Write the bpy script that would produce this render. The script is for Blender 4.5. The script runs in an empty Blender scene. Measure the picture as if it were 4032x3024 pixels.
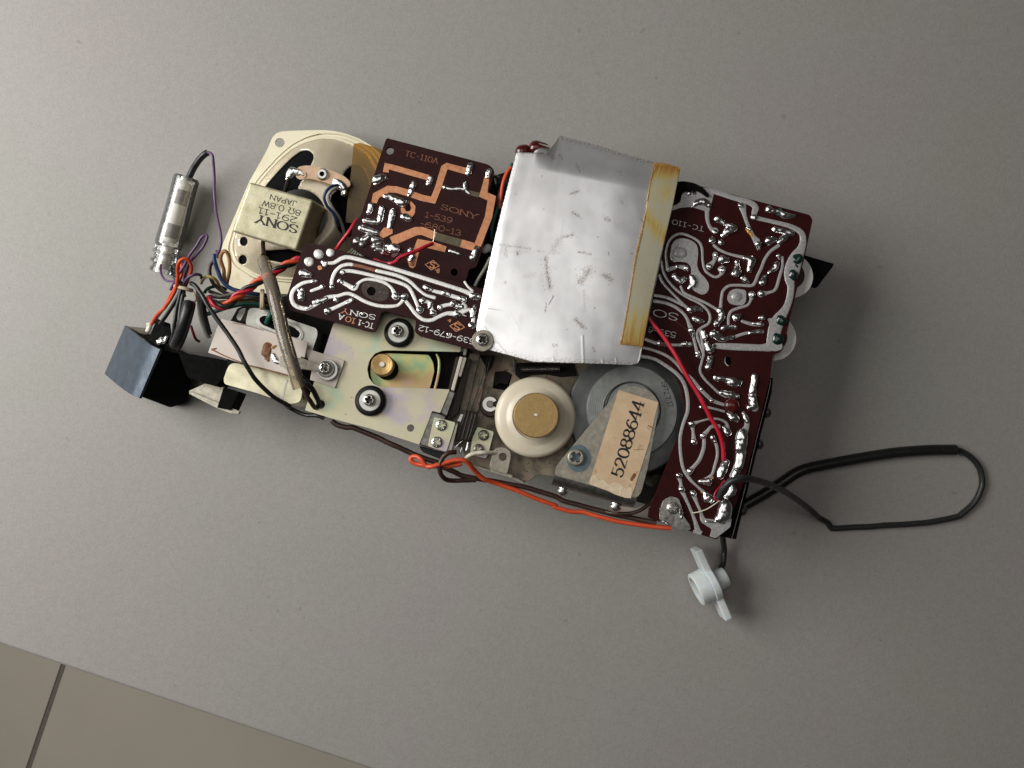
import bpy, bmesh, math, random
from mathutils import Vector, Matrix, noise
from mathutils.geometry import delaunay_2d_cdt
random.seed(7)
sc = bpy.context.scene
col = sc.collection
R = math.radians

# ------------------------------------------------------------------ camera, light, exposure
FPX, CX, CY, CAMH = 3028.0, 2016.0, 1512.0, 0.342      # focal length in photo pixels, photo centre, camera height (m)
cam = bpy.data.cameras.new("camera")
cam.sensor_width = 36.0
cam.lens = 36.0 * FPX / 4032.0
cam.clip_start, cam.clip_end = 0.01, 50.0
camo = bpy.data.objects.new("camera", cam)
camo.location = (0, 0, CAMH)
col.objects.link(camo)
sc.camera = camo

world = bpy.data.worlds.new("World")
sc.world = world
world.use_nodes = True
bg = world.node_tree.nodes["Background"]
bg.inputs[0].default_value = (1.0, 0.90, 0.80, 1)
bg.inputs[1].default_value = 0.024


def area_lamp(name, loc, target, sx, sy, power, colour):
    l = bpy.data.lights.new(name, 'AREA')
    l.shape = 'RECTANGLE'
    l.size, l.size_y = sx, sy
    l.energy = power
    l.color = colour
    o = bpy.data.objects.new(name, l)
    o.location = loc
    o.rotation_euler = (Vector(target) - Vector(loc)).to_track_quat('-Z', 'Y').to_euler()
    col.objects.link(o)
    return o


area_lamp("window_light", (-0.64, 0.19, 0.46), (0.0, 0.0, 0.0), 0.55, 0.50, 7.6, (1.0, 0.985, 0.955))
area_lamp("overhead_fill", (-0.13, 0.30, 1.30), (-0.1, 0.25, 0.0), 0.95, 0.78, 2.7, (1.0, 0.98, 0.95))  # added overhead fill, placed so the sheet and solder tops reflect it
sc.view_settings.view_transform = 'Standard'
sc.view_settings.look = 'None'
sc.view_settings.exposure = 0.0
sc.view_settings.gamma = 1.0

# ------------------------------------------------------------------ frames: a surface plane seen by the camera


class Frame:
    """A right-handed frame (origin o, up axis n). P() gives the point of the plane z=const
    that lies on a sight line of the measured photograph; W() takes it to world space."""

    def __init__(s, o, n):
        n = Vector(n).normalized()
        ex = Vector((1, 0, -n.x / n.z)).normalized()
        ey = n.cross(ex)
        s.o = Vector(o)
        s.R = Matrix((ex, ey, n)).transposed()
        s.Ri = s.R.transposed()
        s.c = s.Ri @ (Vector((0, 0, CAMH)) - s.o)

    def P(s, px, py, z=0.0):
        d = s.Ri @ Vector(((px - CX) / FPX, -(py - CY) / FPX, -1.0))
        return s.c + d * ((z - s.c.z) / d.z)

    def m(s, px, z=0.0):
        return px * (s.c.z - z) / FPX

    def W(s, v):
        return s.o + s.R @ v


TAB = Frame((0, 0, 0), (0, 0, 1))
DEV = Frame((0, 0, .048), (.03, .10, 1))
SPK = Frame((0, 0, .036), (.0, -.08, 1))

ZK = {'s': (0, 0, 1), 'z1': (380, 480, .36166), 'z2': (380, 980, .42194), 'z3': (850, 480, .36166),
      'z4': (1100, 880, .38427), 'z5': (1100, 1200, .42205), 'y1': (1400, 500, .37373), 'y2': (1850, 480, .60281),
      'y3': (2500, 650, .45213), 'y4': (2450, 1250, .54264), 'y5': (1600, 1350, .3918), 'y6': (2150, 1350, .45215),
      'w1': (2500, 1650, .67812), 'w2': (0, 2450, .67812), 'w3': (2600, 2050, .27119), 'w4': (3000, 900, .36166)}


def q(k, s):
    x0, y0, c = ZK[k]
    out = []
    for t in s.split():
        a = [float(x) for x in t.split(',')]
        out.append((x0 + a[0] * c, y0 + a[1] * c) + tuple(x * c for x in a[2:]))
    return out


def qz(k, s):
    """third number: height in millimetres, left as it is"""
    x0, y0, c = ZK[k]
    out = []
    for t in s.split():
        a = [float(x) for x in t.split(',')]
        out.append((x0 + a[0] * c, y0 + a[1] * c, a[2] * .001))
    return out


def circ(k, u, v, r, n=28, r2=None, rot=0.0):
    x0, y0, c = ZK[k]
    r2 = r2 or r
    o = []
    for i in range(n):
        a = 2 * math.pi * i / n
        x, y = r * math.cos(a), r2 * math.sin(a)
        o.append((x0 + (u + x * math.cos(rot) - y * math.sin(rot)) * c, y0 + (v + x * math.sin(rot) + y * math.cos(rot)) * c))
    return o


def rounded(pts, d, n=4):
    out = []
    N = len(pts)
    for i in range(N):
        a, b, c = Vector(pts[i - 1][:2]), Vector(pts[i][:2]), Vector(pts[(i + 1) % N][:2])
        l1, l2 = (a - b).length, (c - b).length
        if l1 < 1e-6 or l2 < 1e-6:
            continue
        e = min(d, l1 * .45, l2 * .45)
        p, r = b + (a - b) * (e / l1), b + (c - b) * (e / l2)
        for k in range(n + 1):
            t = k / n
            v = p * (1 - t) ** 2 + b * 2 * t * (1 - t) + r * t * t
            out.append((v.x, v.y))
    return out


def catmull(pts, n):
    if len(pts) < 3:
        a, b = pts
        return [tuple(a[j] + (b[j] - a[j]) * i / n for j in range(len(a))) for i in range(n + 1)]
    out = []
    P = [pts[0]] + list(pts) + [pts[-1]]
    for i in range(1, len(P) - 2):
        p0, p1, p2, p3 = P[i - 1], P[i], P[i + 1], P[i + 2]
        for k in range(n):
            t = k / n
            out.append(tuple(.5 * (2 * p1[j] + (p2[j] - p0[j]) * t + (2 * p0[j] - 5 * p1[j] + 4 * p2[j] - p3[j]) * t * t
                                   + (3 * p1[j] - p0[j] - 3 * p2[j] + p3[j]) * t ** 3) for j in range(len(p1))))
    out.append(tuple(pts[-1]))
    return out


# ------------------------------------------------------------------ linking
CEN = {}


def link(name, vs, fs, mat, parent=None, smooth=None, bevel=0, recalc=False, seg=2, attr=None):
    vs = [Vector(v) for v in vs]
    lo = Vector([min(v[i] for v in vs) for i in range(3)])
    hi = Vector([max(v[i] for v in vs) for i in range(3)])
    c = (lo + hi) / 2
    if parent is None:
        c.z = lo.z
    me = bpy.data.meshes.new(name)
    me.from_pydata([v - c for v in vs], [], fs)
    if recalc:
        bm = bmesh.new()
        bm.from_mesh(me)
        bmesh.ops.recalc_face_normals(bm, faces=bm.faces)
        bm.to_mesh(me)
        bm.free()
    me.materials.append(mat)
    if attr:
        for an, vals in attr.items():
            at = me.attributes.new(an, 'FLOAT', 'POINT')
            at.data.foreach_set('value', vals)
    if smooth is not None:
        me.shade_smooth()
        if smooth < 180:
            me.set_sharp_from_angle(angle=R(smooth))
    o = bpy.data.objects.new(name, me)
    col.objects.link(o)
    if parent is not None:
        o.parent = parent
        o.location = c - CEN[parent.name]
    else:
        o.location = c
    CEN[o.name] = c
    if bevel:
        b = o.modifiers.new("bevel", 'BEVEL')
        b.width, b.segments, b.limit_method, b.angle_limit = bevel, seg, 'ANGLE', R(40)
        b.harden_normals = True
        if smooth is None:
            me.shade_smooth()
            me.set_sharp_from_angle(angle=R(35))
    return o


def tag(o, label, cat, group=None):
    o['label'] = label
    o['category'] = cat
    if group:
        o['group'] = group
    return o


def thing(name, frame, base, label, cat, group=None):
    o = bpy.data.objects.new(name, None)
    o.empty_display_size = .01
    col.objects.link(o)
    base = Vector(base)
    o.location = frame.W(base)
    o.rotation_euler = frame.R.to_euler()
    CEN[o.name] = base
    return tag(o, label, cat, group)


def put(name, me, loc, parent, scale=1, rotz=0, rot=None):
    o = bpy.data.objects.new(name, me)
    col.objects.link(o)
    o.parent = parent
    o.location = Vector(loc) - CEN[parent.name]
    o.scale = (scale,) * 3 if not isinstance(scale, tuple) else scale
    o.rotation_euler = rot if rot else (0, 0, rotz)
    CEN[o.name] = Vector(loc)
    return o


# ------------------------------------------------------------------ shapes
def inside(x, y, P):
    c = False
    for i in range(len(P)):
        x1, y1 = P[i][0], P[i][1]
        x2, y2 = P[i - 1][0], P[i - 1][1]
        if (y1 > y) != (y2 > y) and x < (x2 - x1) * (y - y1) / (y2 - y1) + x1:
            c = not c
    return c


def fill2d(loops, extra=(), scale=1000.0):
    """triangles (indices into the joined loops + extra points) of an outline with holes"""
    pts, edges = [], []
    for lp in loops:
        k, n = len(pts), len(lp)
        pts += [Vector((v[0] * scale, v[1] * scale)) for v in lp]
        edges += [(k + i, k + (i + 1) % n) for i in range(n)]
    pts += [Vector((v[0] * scale, v[1] * scale)) for v in extra]
    ov, oe, of, vi, ei, fi = delaunay_2d_cdt(pts, edges, [], 0, 1e-5)
    tris = []
    for f in of:
        cx = sum(ov[i].x for i in f) / len(f) / scale
        cy = sum(ov[i].y for i in f) / len(f) / scale
        if inside(cx, cy, loops[0]) and not any(inside(cx, cy, h) for h in loops[1:]):
            t = [vi[i][0] if vi[i] else -1 for i in f]
            if -1 not in t:
                tris.append(tuple(t))
    return tris


def merge(*parts):
    V, Fc = [], []
    for v, f in parts:
        k = len(V)
        V += list(v)
        Fc += [tuple(i + k for i in x) for x in f]
    return V, Fc


def prism(fr, outer, zt, th, holes=(), zfun=None):
    loops = [outer] + list(holes)
    L3 = [[fr.P(p[0], p[1], zt) for p in lp] for lp in loops]
    flat = [v for lp in L3 for v in lp]
    tris = fill2d(L3)
    n = len(flat)
    bot = []
    for v in flat:
        bot.append(Vector((v.x, v.y, v.z - th)) if zfun is None else zfun(v))
    vs = flat + bot
    fs = []
    for t in tris:
        fs.append(tuple(t))
        fs.append(tuple(i + n for i in reversed(t)))
    k = 0
    for lp in L3:
        m = len(lp)
        for i in range(m):
            a, b = k + i, k + (i + 1) % m
            fs.append((a, b, b + n, a + n))
        k += m
    return vs, fs


def PR(name, fr, outer, zt, th, mat, parent, holes=(), bevel=.00015, zfun=None, seg=2):
    v, f = prism(fr, outer, zt, th, holes, zfun)
    return link(name, v, f, mat, parent, bevel=bevel, recalc=True, seg=seg)


def sweep(cs, ws, hs, prof, capround=True):
    """cs: centres (Vector), ws: half widths, hs: heights, prof: list of (x, z) factors"""
    n = len(cs)
    tang = []
    for i in range(n):
        a, b = cs[max(i - 1, 0)], cs[min(i + 1, n - 1)]
        t = (b - a)
        t.z = 0
        tang.append(t.normalized() if t.length > 1e-9 else Vector((1, 0, 0)))
    rows = []
    if capround:
        for a in (85, 60, 35, 15):
            k = R(a)
            rows.append((cs[0] - tang[0] * ws[0] * math.sin(k), tang[0], ws[0] * math.cos(k), hs[0] * math.cos(k)))
    for i in range(n):
        rows.append((cs[i], tang[i], ws[i], hs[i]))
    if capround:
        for a in (15, 35, 60, 85):
            k = R(a)
            rows.append((cs[-1] + tang[-1] * ws[-1] * math.sin(k), tang[-1], ws[-1] * math.cos(k), hs[-1] * math.cos(k)))
    vs, fs = [], []
    m = len(prof)
    for c, t, w, h in rows:
        nrm = Vector((-t.y, t.x, 0))
        for x, z in prof:
            vs.append(c + nrm * (w * x) + Vector((0, 0, h * z)))
    for i in range(len(rows) - 1):
        for j in range(m - 1):
            a = i * m + j
            fs.append((a, a + m, a + m + 1, a + 1))
    fs.append(tuple(range(m)))
    e = (len(rows) - 1) * m
    fs.append(tuple(reversed(range(e, e + m))))
    return vs, fs


FLATP = [(-1, 0), (-.93, .7), (-.7, 1), (0, 1.12), (.7, 1), (.93, .7), (1, 0)]
DOME = [(math.cos(math.pi * (1 - i / 9)), math.sin(math.pi * i / 9)) for i in range(10)]


def ribbon(fr, pts, z, h, n=5):
    P = catmull(pts, n)
    cs = [fr.P(p[0], p[1], z) for p in P]
    ws = [max(fr.m(p[2], z) / 2, 5e-5) for p in P]
    return sweep(cs, ws, [h] * len(cs), FLATP)


def sharp_ribbon(fr, pts, z, h):
    cs = [fr.P(p[0], p[1], z) for p in pts]
    ws = [fr.m(p[2], z) / 2 for p in pts]
    n = len(cs)
    Lf, Rt = [], []
    for i in range(n):
        d1 = (cs[i] - cs[i - 1]).normalized() if i else (cs[1] - cs[0]).normalized()
        d2 = (cs[i + 1] - cs[i]).normalized() if i < n - 1 else d1
        t = (d1 + d2).normalized()
        k = 1 / max(.5, t.dot(d1))
        nn = Vector((-t.y, t.x, 0)) * ws[i] * k
        Lf.append(cs[i] + nn)
        Rt.append(cs[i] - nn)
    vs, fs = [], []
    for i in range(n):
        vs += [Lf[i], Lf[i] + Vector((0, 0, h)), Rt[i] + Vector((0, 0, h)), Rt[i]]
    for i in range(n - 1):
        a = 4 * i
        for j in range(3):
            fs.append((a + j, a + j + 4, a + j + 5, a + j + 1))
    fs.append((0, 1, 2, 3))
    e = 4 * (n - 1)
    fs.append((e + 3, e + 2, e + 1, e))
    return vs, fs


def blob(fr, pts, z, hf=.62, rough=.18):
    if len(pts) == 1:
        p = pts[0]
        pts = [p, (p[0] + p[2] * .15, p[1] + p[2] * .1, p[2])]
    P = catmull(pts, 7)
    cs = [fr.P(p[0], p[1], z) for p in P]
    ws = [max(fr.m(p[2], z), 1e-4) for p in P]
    vs, fs = sweep(cs, ws, [w * hf for w in ws], DOME)
    s = random.random() * 50
    r0 = sum(ws) / len(ws)
    out = []
    for v in vs:
        d = noise.noise_vector(Vector((v.x, v.y, v.z)) * (.9 / r0) + Vector((s, s, s)))
        d2 = noise.noise_vector(Vector((v.x, v.y, v.z)) * (2.2 / r0) + Vector((s, 0, s)))
        k = r0 * rough
        up = 1 if v.z > z + 1e-6 else 0
        out.append(v + Vector((d.x * k, d.y * k, (d.z * k + d2.z * k * .5) * up)))
    return out, fs


def tube(pts, rad, n=10, sub=6, radii=None, cap=True):
    """pts: list of Vector in one space"""
    P = catmull([tuple(p) for p in pts], sub) if sub else [tuple(p) for p in pts]
    P = [Vector(p) for p in P]
    N = len(P)
    if radii:
        rr = [x[0] for x in catmull([(a,) for a in radii], sub)]
    else:
        rr = [rad] * N
    vs, fs = [], []
    prev = None
    for i in range(N):
        t = (P[min(i + 1, N - 1)] - P[max(i - 1, 0)]).normalized()
        if prev is None:
            u = t.cross(Vector((0, 0, 1)))
            if u.length < .1:
                u = t.cross(Vector((0, 1, 0)))
        else:
            u = prev - t * prev.dot(t)
        u.normalize()
        prev = u
        w = t.cross(u)
        for j in range(n):
            a = 2 * math.pi * j / n
            vs.append(P[i] + (u * math.cos(a) + w * math.sin(a)) * rr[i])
    for i in range(N - 1):
        for j in range(n):
            a, b = i * n + j, i * n + (j + 1) % n
            fs.append((a, b, b + n, a + n))
    if cap:
        fs.append(tuple(reversed(range(n))))
        fs.append(tuple(range((N - 1) * n, N * n)))
    return vs, fs


def lathe(c, prof, n=48, rot=None, arc=None):
    """prof: (r, z) list from top outward; axis z (or rot matrix)"""
    vs, fs = [], []
    c = Vector(c)
    rings = []
    for r, z in prof:
        if r < 1e-9:
            v = Vector((0, 0, z))
            rings.append([len(vs)])
            vs.append(c + (rot @ v if rot else v))
        else:
            ids = []
            for i in range(n):
                a = 2 * math.pi * i / n
                v = Vector((r * math.cos(a), r * math.sin(a), z))
                ids.append(len(vs))
                vs.append(c + (rot @ v if rot else v))
            rings.append(ids)
    for A, B in zip(rings, rings[1:]):
        for i in range(n):
            j = (i + 1) % n
            if len(A) == 1 and len(B) == 1:
                continue
            if len(A) == 1:
                fs.append((A[0], B[i], B[j]))
            elif len(B) == 1:
                fs.append((A[i], B[0], A[j]))
            else:
                fs.append((A[i], B[i], B[j], A[j]))
    return vs, fs


def LA(name, c, prof, mat, parent, n=48, rot=None, smooth=35):
    v, f = lathe(c, prof, n, rot)
    return link(name, v, f, mat, parent, smooth=smooth, recalc=True)


def hull(pts):
    bm = bmesh.new()
    for p in pts:
        bm.verts.new(p)
    r = bmesh.ops.convex_hull(bm, input=bm.verts)
    bmesh.ops.delete(bm, geom=[v for v in bm.verts if not v.link_faces], context='VERTS')
    bmesh.ops.dissolve_limit(bm, angle_limit=R(4), verts=bm.verts, edges=bm.edges)
    bm.verts.index_update()
    vs = [v.co.copy() for v in bm.verts]
    bm.verts.ensure_lookup_table()
    fs = [tuple(v.index for v in f.verts) for f in bm.faces]
    bm.free()
    return vs, fs


# ------------------------------------------------------------------ stroke lettering
def EA(cx, cy, rx, ry, a0, a1, n=18):
    return [(cx + rx * math.cos(R(a0 + (a1 - a0) * i / n)), cy + ry * math.sin(R(a0 + (a1 - a0) * i / n))) for i in range(n + 1)]


def SM(*p):
    return catmull(list(p), 5)


GL = {
    '0': (.66, [EA(.31, .5, .27, .5, 90, 450, 28)]),
    '1': (.5, [[(.27, 0), (.27, 1)], [(.1, .82), (.27, 1)], [(.1, 0), (.44, 0)]]),
    '2': (.66, [EA(.3, .72, .24, .28, 165, -35) + [(.05, .02)], [(.05, 0), (.57, 0)]]),
    '3': (.64, [EA(.27, .75, .22, .25, 155, -90), EA(.27, .26, .27, .25, 88, -155)]),
    '4': (.68, [[(.43, 0), (.43, 1)], [(.43, 1), (.03, .3)], [(.03, .3), (.62, .3)], [(.28, 0), (.58, 0)]]),
    '5': (.64, [[(.52, 1), (.13, 1)], [(.13, 1), (.1, .53)], EA(.29, .32, .26, .32, 135, -150)]),
    '6': (.66, [EA(.31, .3, .26, .3, 0, 360, 24), SM((.05, .32), (.09, .66), (.28, .95), (.42, 1), (.54, .9))]),
    '7': (.6, [[(.03, 1), (.55, 1)], [(.55, 1), (.22, 0)]]),
    '8': (.66, [EA(.31, .76, .21, .24, 0, 360, 24), EA(.31, .26, .27, .26, 0, 360, 24)]),
    '9': (.66, [EA(.31, .7, .26, .3, 0, 360, 24), SM((.57, .68), (.53, .34), (.34, .05), (.2, 0), (.08, .1))]),
    'A': (.72, [[(.03, 0), (.33, 1)], [(.33, 1), (.63, 0)], [(.14, .34), (.52, .34)]]),
    'C': (.7, [EA(.36, .5, .31, .5, 50, 310, 26)]),
    'J': (.56, [[(.42, 1), (.42, .25)], EA(.23, .24, .19, .24, 0, -170)]),
    'N': (.78, [[(.08, 0), (.08, 1)], [(.08, 1), (.64, 0)], [(.64, 0), (.64, 1)]]),
    'O': (.84, [EA(.4, .5, .36, .5, 90, 450, 30)]),
    'P': (.64, [[(.09, 0), (.09, 1)], SM((.09, 1), (.34, 1), (.53, .9), (.54, .65), (.36, .5), (.09, .5))]),
    'S': (.66, [SM((.53, .83), (.42, .97), (.28, 1), (.12, .92), (.07, .76), (.17, .61), (.32, .52), (.48, .42), (.56, .25), (.47, .06), (.3, 0), (.15, .03), (.05, .18))]),
    'T': (.68, [[(.02, 1), (.62, 1)], [(.32, 1), (.32, 0)]]),
    'W': (.9, [[(.02, 1), (.2, 0)], [(.2, 0), (.41, .85)], [(.41, .85), (.62, 0)], [(.62, 0), (.8, 1)]]),
    'Y': (.72, [[(.02, 1), (.33, .48)], [(.33, .48), (.64, 1)], [(.33, .48), (.33, 0)]]),
    'Ω': (.78, [EA(.36, .6, .31, .4, -55, 235, 24), [(.03, 0), (.22, 0)], [(.5, 0), (.69, 0)], [(.19, .02), (.2, .26)], [(.53, .02), (.52, .26)]]),
    '-': (.5, [[(.08, .47), (.42, .47)]]), '.': (.3, [[(.12, 0), (.12, .09)]]), ',': (.3, [[(.14, .08), (.08, -.12)]]), ' ': (.4, []),
}


def lettering(fr, text, k, s, e, hgt, z, w=.11, thin=None, h=3e-5, serif=0):
    """text along the line s->e (zoom coordinates), letters hgt high"""
    (sx, sy), (ex, ey) = [p[:2] for p in q(k, "%f,%f %f,%f" % (s + e))]
    a, b = fr.P(sx, sy, z), fr.P(ex, ey, z)
    hh = fr.m(hgt * ZK[k][2], z)
    tot = sum(GL[c][0] for c in text)
    d = b - a
    sxl = d.length / tot
    d.normalize()
    up = Vector((-d.y, d.x, 0))
    x = 0
    parts = []
    lv = 0
    thin = w if thin is None else thin
    for c in text:
        adv, strokes = GL[c]
        st = list(strokes)
        if serif:
            for p in strokes:
                if len(p) == 2 and abs(p[0][0] - p[1][0]) < abs(p[0][1] - p[1][1]):
                    for t in p:
                        if t[1] in (0, 1):
                            st.append([(t[0] - serif, t[1]), (t[0] + serif, t[1])])
        for p in st:
            cs = [a + d * ((x + u) * sxl) + up * (v * hh) for u, v in p]
            n = len(cs)
            vs = []
            lv += 1
            off = Vector((0, 0, 8e-6 * (lv % 5)))
            for i in range(n):
                t = cs[min(i + 1, n - 1)] - cs[max(i - 1, 0)]
                t.normalize()
                al = abs(t.dot(up))
                ww = hh * (thin + (w - thin) * al) * .5
                nn = Vector((-t.y, t.x, 0)) * ww
                ext = t * ww * .6 * (-1 if i == 0 else 1 if i == n - 1 else 0)
                vs += [cs[i] + nn + ext + off, cs[i] - nn + ext + off]
            m = 2 * n
            vs += [v + Vector((0, 0, h)) for v in vs]
            fs = []
            for i in range(n - 1):
                b0 = 2 * i
                fs += [(m + b0, m + b0 + 1, m + b0 + 3, m + b0 + 2), (b0, b0 + 2, m + b0 + 2, m + b0), (b0 + 1, m + b0 + 1, m + b0 + 3, b0 + 3)]
            fs += [(0, m, m + 1, 1), (m - 2, m - 1, 2 * m - 1, 2 * m - 2)]
            parts.append((vs, fs))
        x += adv
    return merge(*parts)


# ------------------------------------------------------------------ materials
def M(name, c, metal=0., rough=.5, var=.12, vs=400., bump=0., bs=1500., coat=0., c2=None, rv=.08, ramp=None, detail=4., sss=0., aniso=None, spec=.5, stretch=None, specks=None, rings=0.):
    m = bpy.data.materials.new(name)
    m.use_nodes = True
    nt = m.node_tree
    b = nt.nodes["Principled BSDF"]
    tc = nt.nodes.new("ShaderNodeTexCoord")
    vec = tc.outputs["Object"]
    if stretch:
        mp = nt.nodes.new("ShaderNodeMapping")
        mp.inputs["Scale"].default_value = stretch[0]
        mp.inputs["Rotation"].default_value = stretch[1]
        nt.links.new(vec, mp.inputs[0])
        vec = mp.outputs[0]
    n1 = nt.nodes.new("ShaderNodeTexNoise")
    n1.inputs["Scale"].default_value = vs
    n1.inputs["Detail"].default_value = detail
    n1.inputs["Roughness"].default_value = .6
    nt.links.new(vec, n1.inputs["Vector"])
    cr = nt.nodes.new("ShaderNodeValToRGB")
    if ramp:
        el = cr.color_ramp.elements
        while len(el) < len(ramp):
            el.new(.5)
        for e, (p, cc) in zip(el, ramp):
            e.position = p
            e.color = (*cc, 1)
    else:
        el = cr.color_ramp.elements
        el[0].position, el[1].position = .3, .72
        el[0].color = (*[x * (1 - var) for x in c], 1)
        el[1].color = (*(c2 if c2 else [min(1, x * (1 + var)) for x in c]), 1)
    nt.links.new(n1.outputs["Fac"], cr.inputs[0])
    colour = cr.outputs[0]
    for sc_, lo_, amt, sc_col in (specks or ()):
        n4 = nt.nodes.new("ShaderNodeTexNoise")
        n4.inputs["Scale"].default_value = sc_
        n4.inputs["Detail"].default_value = 3
        nt.links.new(vec, n4.inputs["Vector"])
        m4 = nt.nodes.new("ShaderNodeMapRange")
        m4.inputs["From Min"].default_value = lo_
        m4.inputs["From Max"].default_value = lo_ + .05
        m4.inputs["To Max"].default_value = amt
        nt.links.new(n4.outputs["Fac"], m4.inputs["Value"])
        mx = nt.nodes.new("ShaderNodeMix")
        mx.data_type = 'RGBA'
        nt.links.new(m4.outputs[0], mx.inputs[0])
        nt.links.new(colour, mx.inputs[6])
        mx.inputs[7].default_value = (*sc_col, 1)
        colour = mx.outputs[2]
    nt.links.new(colour, b.inputs["Base Color"])
    b.inputs["Metallic"].default_value = metal
    b.inputs["Specular IOR Level"].default_value = spec
    if rv:
        mr = nt.nodes.new("ShaderNodeMapRange")
        mr.inputs["From Min"].default_value = .3
        mr.inputs["From Max"].default_value = .7
        mr.inputs["To Min"].default_value = max(.02, rough - rv)
        mr.inputs["To Max"].default_value = rough + rv
        n3 = nt.nodes.new("ShaderNodeTexNoise")
        n3.inputs["Scale"].default_value = vs * 1.7
        nt.links.new(vec, n3.inputs["Vector"])
        nt.links.new(n3.outputs["Fac"], mr.inputs["Value"])
        nt.links.new(mr.outputs[0], b.inputs["Roughness"])
    else:
        b.inputs["Roughness"].default_value = rough
    if bump:
        n2 = nt.nodes.new("ShaderNodeTexNoise")
        n2.inputs["Scale"].default_value = bs
        n2.inputs["Detail"].default_value = 5
        nt.links.new(vec, n2.inputs["Vector"])
        bp = nt.nodes.new("ShaderNodeBump")
        bp.inputs["Strength"].default_value = bump
        bp.inputs["Distance"].default_value = .0003
        nt.links.new(n2.outputs["Fac"], bp.inputs["Height"])
        nt.links.new(bp.outputs[0], b.inputs["Normal"])
    if rings:
        wv = nt.nodes.new("ShaderNodeTexWave")
        wv.wave_type, wv.rings_direction = 'RINGS', 'Z'
        wv.inputs["Scale"].default_value = rings
        wv.inputs["Distortion"].default_value = .6
        wv.inputs["Detail"].default_value = 3
        nt.links.new(vec, wv.inputs["Vector"])
        b3_ = nt.nodes.new("ShaderNodeBump")
        b3_.inputs["Strength"].default_value = .22
        b3_.inputs["Distance"].default_value = .0001
        nt.links.new(wv.outputs["Fac"], b3_.inputs["Height"])
        if bump:
            nt.links.new(bp.outputs[0], b3_.inputs["Normal"])
        nt.links.new(b3_.outputs[0], b.inputs["Normal"])
    if coat:
        b.inputs["Coat Weight"].default_value = coat
        b.inputs["Coat Roughness"].default_value = .12
    if sss:
        b.inputs["Subsurface Weight"].default_value = sss
        b.inputs["Subsurface Radius"].default_value = (.004, .003, .002)
        b.inputs["Subsurface Scale"].default_value = 1.0
    return m


def clear_mat(name, tint, rough=.08, body=.12, bodycol=(.8, .8, .78)):
    """thin clear plastic: see-through with a glossy skin and a little milky body"""
    m = bpy.data.materials.new(name)
    m.use_nodes = True
    nt = m.node_tree
    nt.nodes.remove(nt.nodes["Principled BSDF"])
    out = nt.nodes["Material Output"]
    tr = nt.nodes.new("ShaderNodeBsdfTransparent")
    tr.inputs[0].default_value = (*tint, 1)
    di = nt.nodes.new("ShaderNodeBsdfDiffuse")
    di.inputs[0].default_value = (*bodycol, 1)
    gl = nt.nodes.new("ShaderNodeBsdfGlossy")
    gl.inputs["Roughness"].default_value = rough
    fr = nt.nodes.new("ShaderNodeFresnel")
    fr.inputs[0].default_value = 1.5
    tc = nt.nodes.new("ShaderNodeTexCoord")
    nz = nt.nodes.new("ShaderNodeTexNoise")
    nz.inputs["Scale"].default_value = 500
    nt.links.new(tc.outputs["Object"], nz.inputs["Vector"])
    bp = nt.nodes.new("ShaderNodeBump")
    bp.inputs["Strength"].default_value = .35
    bp.inputs["Distance"].default_value = .0004
    nt.links.new(nz.outputs["Fac"], bp.inputs["Height"])
    for nd in (gl, fr):
        nt.links.new(bp.outputs[0], nd.inputs["Normal"])
    m1 = nt.nodes.new("ShaderNodeMixShader")
    m1.inputs[0].default_value = body
    nt.links.new(tr.outputs[0], m1.inputs[1])
    nt.links.new(di.outputs[0], m1.inputs[2])
    m2 = nt.nodes.new("ShaderNodeMixShader")
    nt.links.new(fr.outputs[0], m2.inputs[0])
    nt.links.new(m1.outputs[0], m2.inputs[1])
    nt.links.new(gl.outputs[0], m2.inputs[2])
    nt.links.new(m2.outputs[0], out.inputs[0])
    return m


board_m = M("phenolic_board", (.026, .0062, .0062), rough=.5, var=.2, vs=250, bump=.04, spec=.16, specks=((500, .70, .25, (.10, .075, .06)),))
board2_m = M("phenolic_board_red", (.030, .0038, .0036), rough=.5, var=.2, vs=250, bump=.04, spec=.15)
copper_m = M("lacquered_copper", (.66, .27, .13), metal=.35, rough=.45, var=.22, vs=500, bump=.12, c2=(.78, .36, .18), specks=((520, .66, .6, (.30, .11, .05)),))
copper_dark = M("tarnished_copper", (.25, .10, .055), metal=.3, rough=.5, var=.3, vs=600)
tin_m = M("tinned_track", (.47, .46, .45), metal=.4, rough=.40, var=.2, vs=900, bump=.25, bs=1200, specks=((620, .69, .6, (.16, .15, .14)),))
tinw_m = M("bright_tinned_track", (.90, .89, .85), metal=.35, rough=.38, var=.12, vs=900, bump=.35, bs=1500, specks=((620, .66, .55, (.36, .33, .28)),))
solder_m = M("solder", (.92, .92, .90), metal=1.0, rough=.22, var=.18, vs=900, bump=.16, bs=600, rv=.10)
solderd_m = M("fluxed_solder", (.42, .41, .39), metal=.9, rough=.26, var=.55, vs=900, bump=.6, bs=1100)
flux_m = M("flux_residue", (.50, .26, .05), rough=.25, var=.5, vs=900, coat=.5)
olive_m = M("lacquer_over_copper", (.105, .085, .045), metal=.1, rough=.45, var=.2, vs=400)
ink_m = M("black_ink", (.012, .012, .013), rough=.6, var=.3, vs=900)
zinc_m = M("passivated_zinc", (.6, .58, .5), metal=.5, rough=.38, vs=38, bump=.1, bs=2500, detail=3,
           ramp=[(.27, (.45, .43, .50)), (.36, (.40, .53, .39)), (.45, (.57, .54, .36)), (.56, (.58, .53, .39)), (.65, (.50, .44, .50)), (.74, (.38, .50, .47))], specks=((700, .69, .6, (.16, .10, .05)), (160, .70, .25, (.40, .34, .24))))
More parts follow.
